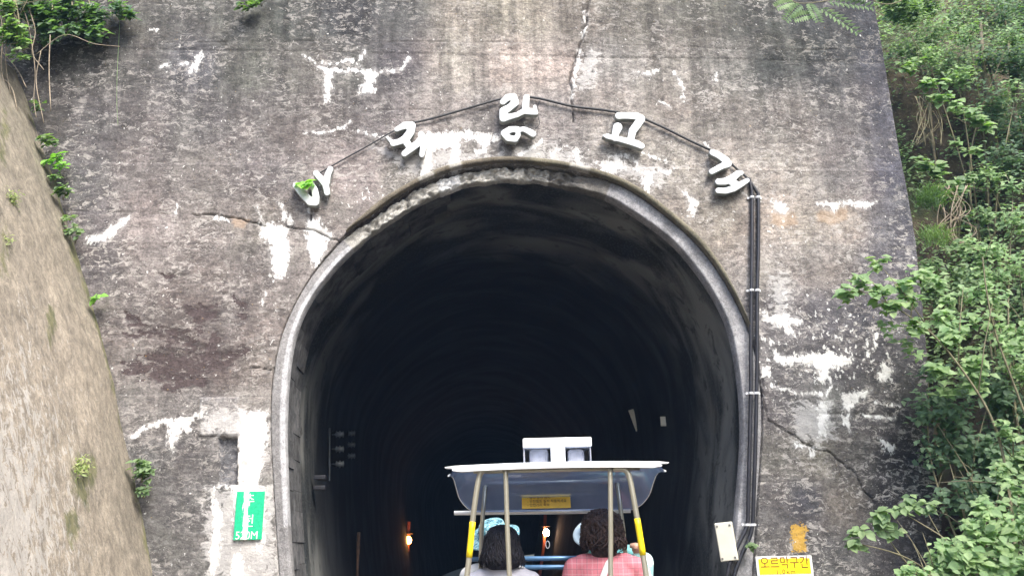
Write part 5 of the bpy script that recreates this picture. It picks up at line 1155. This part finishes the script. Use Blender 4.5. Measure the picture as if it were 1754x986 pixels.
shrub('climbing_vine', 'bright climbing vine trailing diagonally over the shaded bank', at(1560, 60, 9.7), [B(1560, 110, 9.6, 22, 50), B(1585, 140, 9.6, 22, 60), B(1610, 165, 9.6, 22, 60), B(1640, 185, 9.6, 22, 60), B(1668, 200, 9.6, 20, 50), B(1690, 218, 9.6, 16, 34), B(1640, 240, 9.7, 16, 24), B(1660, 260, 9.7, 14, 20)], L_fresh, .10, 27, 'vine', r0=.004, big=280, ends=[at(1585, 140, 9.65), at(1600, 160, 9.65)], aspect=.7, facing=.7)
shrub('leafy_tree', 'tree with dense small leaves behind the upper right wall corner', at(1640, 520, 11.5), [B(1560, 20, 10.6, 40, 420), B(1600, 60, 10.6, 50, 650), B(1560, 90, 10.4, 34, 380), B(1650, 30, 10.8, 50, 600), B(1620, 120, 10.5, 50, 620), B(1580, -40, 10.8, 55, 420), B(1528, -25, 10.0, 30, 300), B(1535, 25, 9.9, 22, 200), B(1545, 5, 10.2, 26, 240), B(1520, -8, 9.3, 18, 200), B(1535, 14, 9.3, 20, 240), B(1565, 25, 9.4, 24, 260), B(1548, 14, 9.7, 40, 900), B(1585, 10, 9.9, 30, 500), B(1522, -8, 8.95, 14, 260)], L_mid, .085, 28, 'tree', r0=.04, stem=M_bark, big=0, ends=[at(1600, 60, 10.6), at(1650, 30, 10.8), at(1620, 120, 10.5)], sub=5, spread=.5)
shrub('leafy_tree', 'bluish green tree crowding the upper right corner of the photo', at(1760, 560, 11.0), [B(1720, 20, 10.6, 60, 800), B(1745, 110, 10.4, 55, 760), B(1690, 100, 10.6, 45, 560), B(1700, 180, 10.3, 46, 600), B(1750, 220, 10.1, 50, 620), B(1720, 280, 9.9, 40, 460), B(1680, -40, 10.8, 60, 500)], L_dark, .085, 29, 'tree', r0=.06, stem=M_bark)
shrub('leafy_tree', 'yellowish green sapling crown above the shaded bank hollow', at(1700, 600, 10.6), [B(1590, 100, 10.0, 30, 300), B(1640, 130, 9.9, 30, 280), B(1690, 300, 9.7, 30, 240), B(1730, 60, 10.0, 30, 280), B(1740, 160, 9.9, 26, 200), B(1660, 60, 10.1, 26, 220)], L_fresh, .075, 30, 'tree', r0=.02)
shrub('leafy_shrub', 'low dusty green shrub under the hanging roots right of wall', at(1640, 560, 9.4), [B(1600, 460, 9.1, 30, 160), B(1640, 430, 9.2, 34, 220), B(1680, 370, 9.4, 30, 180), B(1600, 500, 9.0, 26, 140), B(1650, 480, 9.0, 34, 200)], L_mid, .08, 31, big=120)
# grass tuft on the bank beside the wall edge
def tuft(px, py, Y, n_, ln, seed, lab, m, cat='grass tuft', name='grass_tuft', wdt=.006, dirn=(-.1, -.5, .3)):
    r = random.Random(seed); c = at(px, py, Y); V = []; f = []
    for k in range(n_):
        b = c+Vector((r.uniform(-.15, .15), r.uniform(-.08, .08), r.uniform(-.1, .1))); d = Vector((r.gauss(0, .5)+dirn[0], r.gauss(0, .4)+dirn[1], r.uniform(.2, 1)+dirn[2])).normalized(); l_ = ln*r.uniform(.5, 1.2); s_ = d.cross(Vector((0, 1, .2))).normalized(); n0 = len(V)
        for i in range(5):
            t = i/4; p = b+d*l_*t-Vector((0, 0, l_*.75*t*t)); w_ = wdt*(1-t*.95); V += [p-s_*w_, p+s_*w_]
        f += [(n0+2*i, n0+2*i+1, n0+2*i+3, n0+2*i+2) for i in range(4)]
    mb = MB(); mb.add(V, f); return tag(mb.build(name, m, None, True), lab, cat)
tuft(1592, 345, 9.1, 160, .55, 3, 'fine grass tuft drooping beside the right wall edge', L_mid); tuft(1600, 410, 9.1, 140, .45, 4, 'lower grass tuft hanging by the right wall edge', L_mid)
def hanging(pts_list, Y, r_, name, lab, m, cat):
    mb = MB()
    for k, P_ in enumerate(pts_list): mb.tube(spline([at(a, b, Y+.03*math.sin(k*2.1)) for a, b in P_], 6), r_*(.6+.4*((k*37) % 5)/4), 6)
    return tag(mb.build(name, m, None, True), lab, cat)
rr_ = random.Random(8)
hanging([[(1620+rr_.uniform(-14, 40), 318), (1625+rr_.uniform(-25, 40), 360), (1628+rr_.uniform(-35, 45), 395), (1640+rr_.uniform(-40, 40), 430)] for _ in range(11)], 9.3, .008, 'hanging_roots', 'bundle of pale bare roots hanging under the broad leaves', M_dryvine, 'roots')
hanging([[(1565+rr_.uniform(-6, 40), 165), (1575+rr_.uniform(-10, 40), 205), (1570+rr_.uniform(-10, 50), 250)] for _ in range(12)], 9.6, .006, 'hanging_roots', 'dark thin roots hanging in the hollow near the wall top', M_stem, 'roots')
mb = MB(); mb.tube(spline([at(a, b, 7.6) for a, b in ((1760, 720), (1730, 640), (1705, 570), (1690, 500), (1683, 440))], 6), [.012*(1-.02*i) for i in range(25)], 7); 
tag(mb.build('bare_sapling', M_stem, None, True), 'thin pale leaning stem near the right photo border', 'sapling')
# pinnate fronds over the top of the wall at the right
fr = empty('overhanging_branch', at(1400, -60, 8.2), label='thin branch with feathery compound leaves hanging over the wall top right', cat='branch')
mb = MB()
for P_ in (((1330, -60), (1350, -10), (1365, 5), (1400, 4), (1440, -4)), ((1470, -30), (1490, -4), (1512, 7), (1540, 3), (1575, -20)), ((1365, 5), (1350, 30))): mb.tube(spline([at(a, b, 8.2) for a, b in P_], 6), .006, 6)
under(mb.build('twig', M_stem, None, True), fr)
def frond(x0, y0, x1, y1, Y, n_, ll, name='frond', par=None, sag=6, mt=None):
    V = []; f = []; a, b = at(x0, y0, Y), at(x1, y1, Y-.1)
    for i in range(n_):
        t = (i+.5)/n_; p = a.lerp(b, t)-Vector((0, 0, sag/1400*Y*4*t*(t-1)*-1*-.5)); ax = (b-a).normalized(); sd_ = ax.cross(Vector((0, 1, 0))).normalized(); l_ = ll*(1-.55*abs(t-.45))*(1 if i % 2 else .95)
        for q in (-1, 1):
            d = (sd_*q*.9+ax*.55+Vector((0, -.25, -.12))).normalized(); wv = ax*l_*.26; n0 = len(V); V += [p, p+d*l_*.4+wv, p+d*l_, p+d*l_*.4-wv, p+d*l_*.45+Vector((0, -.008, .008))]; f += [(n0, n0+1, n0+4), (n0+1, n0+2, n0+4), (n0+2, n0+3, n0+4), (n0+3, n0, n0+4)]
    mb = MB(); mb.add(V, f); mb.tube([a, a.lerp(b, .5), b], .003, 5); o = mb.build(name, mt or L_mid, None); return under(o, par)
for q in ((1372, 8, 1345, 36), (1385, 6, 1402, 38), (1405, 14, 1470, 58), (1418, 3, 1495, 14), (1360, 4, 1330, 14), (1440, -10, 1480, -2), (1395, 25, 1360, 34)): frond(*q, 8.15, 9, .12, par=fr)
# ivy over the upper left corner
shrub('ivy', 'dark green ivy hanging over the top left of the wall', at(60, -60, 8.6), [B(20, 20, 8.15, 34, 260), B(70, 20, 8.2, 36, 280), B(120, 18, 8.25, 34, 280), B(165, 25, 8.3, 28, 230), B(205, 15, 8.3, 22, 150), B(90, 55, 8.25, 28, 170), B(170, 55, 8.3, 22, 120), B(30, 60, 8.1, 24, 120), B(130, 50, 8.3, 20, 90)], L_dark, .085, 41, 'ivy', big=290, aspect=.8, facing=.6, sub=2, lob=1)
shrub('ivy', 'brighter green creeper tangled among bare stems at the left photo border', at(10, -40, 7.9), [B(15, 15, 7.8, 18, 70), B(25, 40, 7.8, 18, 70), B(8, 60, 7.8, 12, 40), B(45, 70, 7.9, 12, 30), B(40, 100, 7.95, 10, 22), B(30, 88, 7.9, 12, 24)], L_fresh, .07, 42, 'creeper', big=200, aspect=.7)
hanging([[(30, -10), (45, 30), (52, 60), (60, 120), (58, 170), (62, 200)], [(40, -10), (60, 50), (55, 90), (75, 120)], [(0, 20), (5, 60), (2, 110), (8, 150)], [(12, 60), (10, 110), (18, 160)], [(86, 60), (84, 120), (87, 190)], [(60, 95), (110, 60), (160, 75), (205, 80)], [(5, 90), (30, 120), (45, 150)], [(0, 130), (20, 150), (30, 190)], [(70, 88), (62, 140), (75, 210)]], 8.05, .0065, 'climber_vines', 'tangle of pale bare climber stems at the upper left', M_dryvine, 'vines')
hanging([[(206, 15), (204, 60), (201, 120), (200, 170), (202, 215)]], 8.42, .0045, 'hanging_vine', 'single thin green stem dangling down the upper left wall', L_mid, 'vine')
def small(px, py, Y, rpx, n_, size, m, seed, lab, cat='weed', name='small_weed', asp=.6, n2=0):
    return shrub(name, lab, at(px, py+rpx*1.1, Y+.05), [B(px, py, Y, rpx, n_)], m, size, seed, cat, r0=.004, big=n_, aspect=asp, facing=.65, ends=[at(px-rpx*.5, py-rpx*.3, Y), at(px+rpx*.5, py-rpx*.4, Y), at(px, py+rpx*.4, Y)], sub=1, spread=.05)
small(82, 238, 8.3, 12, 46, .08, L_mid, 51, 'green fern-like weed growing highest in the joint beside the left wall'); small(103, 275, 8.3, 14, 50, .08, L_lime, 52, 'yellowish bright weed in the joint second from the top', asp=.7)
small(62, 180, 8.3, 10, 30, .07, L_mid, 63, 'small dark green weed near the top end of the left wall joint'); small(95, 302, 8.3, 9, 26, .06, L_fresh, 64, 'little weed squeezed between yellowish weed and feathery weed in the joint'); small(120, 372, 8.32, 8, 24, .06, L_fresh, 65, 'little light weed just above the round tuft in the joint')
small(108, 330, 8.3, 12, 46, .07, L_mid, 53, 'feathery weed in the joint third from the top'); small(128, 403, 8.32, 14, 60, .065, L_mid, 54, 'round tuft of small leaves in the wall joint above the seedling')
small(160, 512, 8.35, 9, 9, .075, L_lime, 55, 'tiny bright seedling with few round leaves in the wall joint', asp=.85); small(243, 805, 8.3, 20, 110, .07, L_mid, 56, 'larger leafy weed at the foot of the left wall joint')
small(246, 842, 8.32, 10, 30, .05, L_mid, 57, 'small dark weed just beneath the larger leafy weed'); small(425, 4, 8.35, 14, 40, .08, L_mid, 58, 'green sprig hanging over the top edge left of centre', asp=.75); small(448, 2, 8.35, 9, 12, .09, L_fresh, 59, 'bright sprig beside the green one at the top edge', asp=.75)
small(1289, 936, 8.4, 8, 36, .045, L_mid, 60, 'small weed growing behind the conduits above the yellow sign')
sp_ = shrub('sprout', 'bright lime leafy sprout growing behind the first white letter', at(530, 335, Y0-.02), [B(525, 318, Y0-.15, 8, 12)], L_lime, .10, 61, 'sprout', r0=.004, big=12, aspect=.9, facing=.8, ends=[at(524, 315, Y0-.14), at(532, 312, Y0-.14)], sub=0)
def on_wing(px, py):                        # where the picture ray meets the retaining wall
    best = None
    for Y in np.arange(5.6, 8.5, .05):
        p = at(px, py, Y); jx_ = np.interp(p.z, JZ, JX)-(Y0-Y)*.035
        if p.x > jx_: best = Y
        else: break
    return (best or 8.0)
_j = np.array([[at(a, b, Y0).x, at(a, b, Y0).z] for a, b in JB])[::-1]; JX, JZ = _j[:, 0], _j[:, 1]
for k, (a, b, rp, n_, lab) in enumerate(((20, 345, 24, 150, 'washed out pale weed clinging to the retaining wall near its top'), (140, 798, 22, 120, 'pale yellow green weed clinging low on the retaining wall'), (12, 410, 12, 40, 'faint pale weed under the larger one on the retaining wall'))):
    Yw = on_wing(a, b)-.05 if True else 0; e = shrub('pale_weed', lab, at(a, b, Yw), [B(a, b, Yw, rp, n_)], L_pale, .05, 70+k, 'weed', r0=.003, big=0, aspect=.35, facing=.5, sub=2, spread=.08)
# undergrowth over the hillside
def undergrowth():
    rnd = np.random.default_rng(3); P_ = []
    for _ in range(52000):
        x = rnd.uniform(4.4, 11); y = rnd.uniform(4.0, 15); P_.append((x, y))
    for _ in range(4000): P_.append((rnd.uniform(-8, 5), rnd.uniform(8.9, 11)))
    out = []
    for x, y in P_:
        d = mnoise.noise(Vector((x*.8, y*.8, 1))); 
        if d < -.22 and rnd.random() < .85: continue
        if 9.0 < y < 10.4 and x < 6.2 and rnd.random() < .93: continue
        z = hillz(x, y)
        if x < 4.9 and y > 8.6 and z < 7.6: continue
        z2 = hillz(x, y+.12); z += (rnd.random()*(z2-z)) if z2-z > .3 else 0
        out.append((x+rnd.normal()*.05, y-abs(rnd.normal())*.10, z+abs(rnd.normal())*.13+.02))
    for _ in range(16000):                   # steep front of the cliff
        x = rnd.uniform(5.0, 11); yf = 9.0+min(1.2, (x-5)*1.6); z = rnd.uniform(-.2, 7.8)
        if mnoise.noise(Vector((x*.9, 3, z*.9))) < -.05: continue
        if x < 6.0 and 3.0 < z < 6.5 and rnd.random() < .9: continue
        out.append((x, yf+z/7.0-abs(rnd.normal())*.18-.03, z))
    return np.array(out)
UG = undergrowth(); k = np.random.default_rng(1).random(len(UG)) < .5
tag(link('undergrowth', leaf_cloud('undergrowth', UG[k], .085, L_mid, .6, .7, 81), None), kind='stuff'); tag(link('undergrowth', leaf_cloud('undergrowth', UG[~k], .08, L_fresh, .6, .7, 82), None), kind='stuff')
# ------------------------------------------------------------------ thin summer haze round the whole place
hz_ = NT('haze'); hz_.t.nodes.remove(hz_.b); pv = hz_.n('VolumePrincipled'); pv.inputs['Color'].default_value = (.34, .58, 1, 1); pv.inputs['Density'].default_value = .0013; pv.inputs['Anisotropy'].default_value = 0
hz_.l(pv.outputs[0], hz_.out.inputs['Volume']); mb = MB(); mb.box((0, 60, 11), (150, 230, 26)); tag(mb.build('haze', hz_.m), kind='stuff')
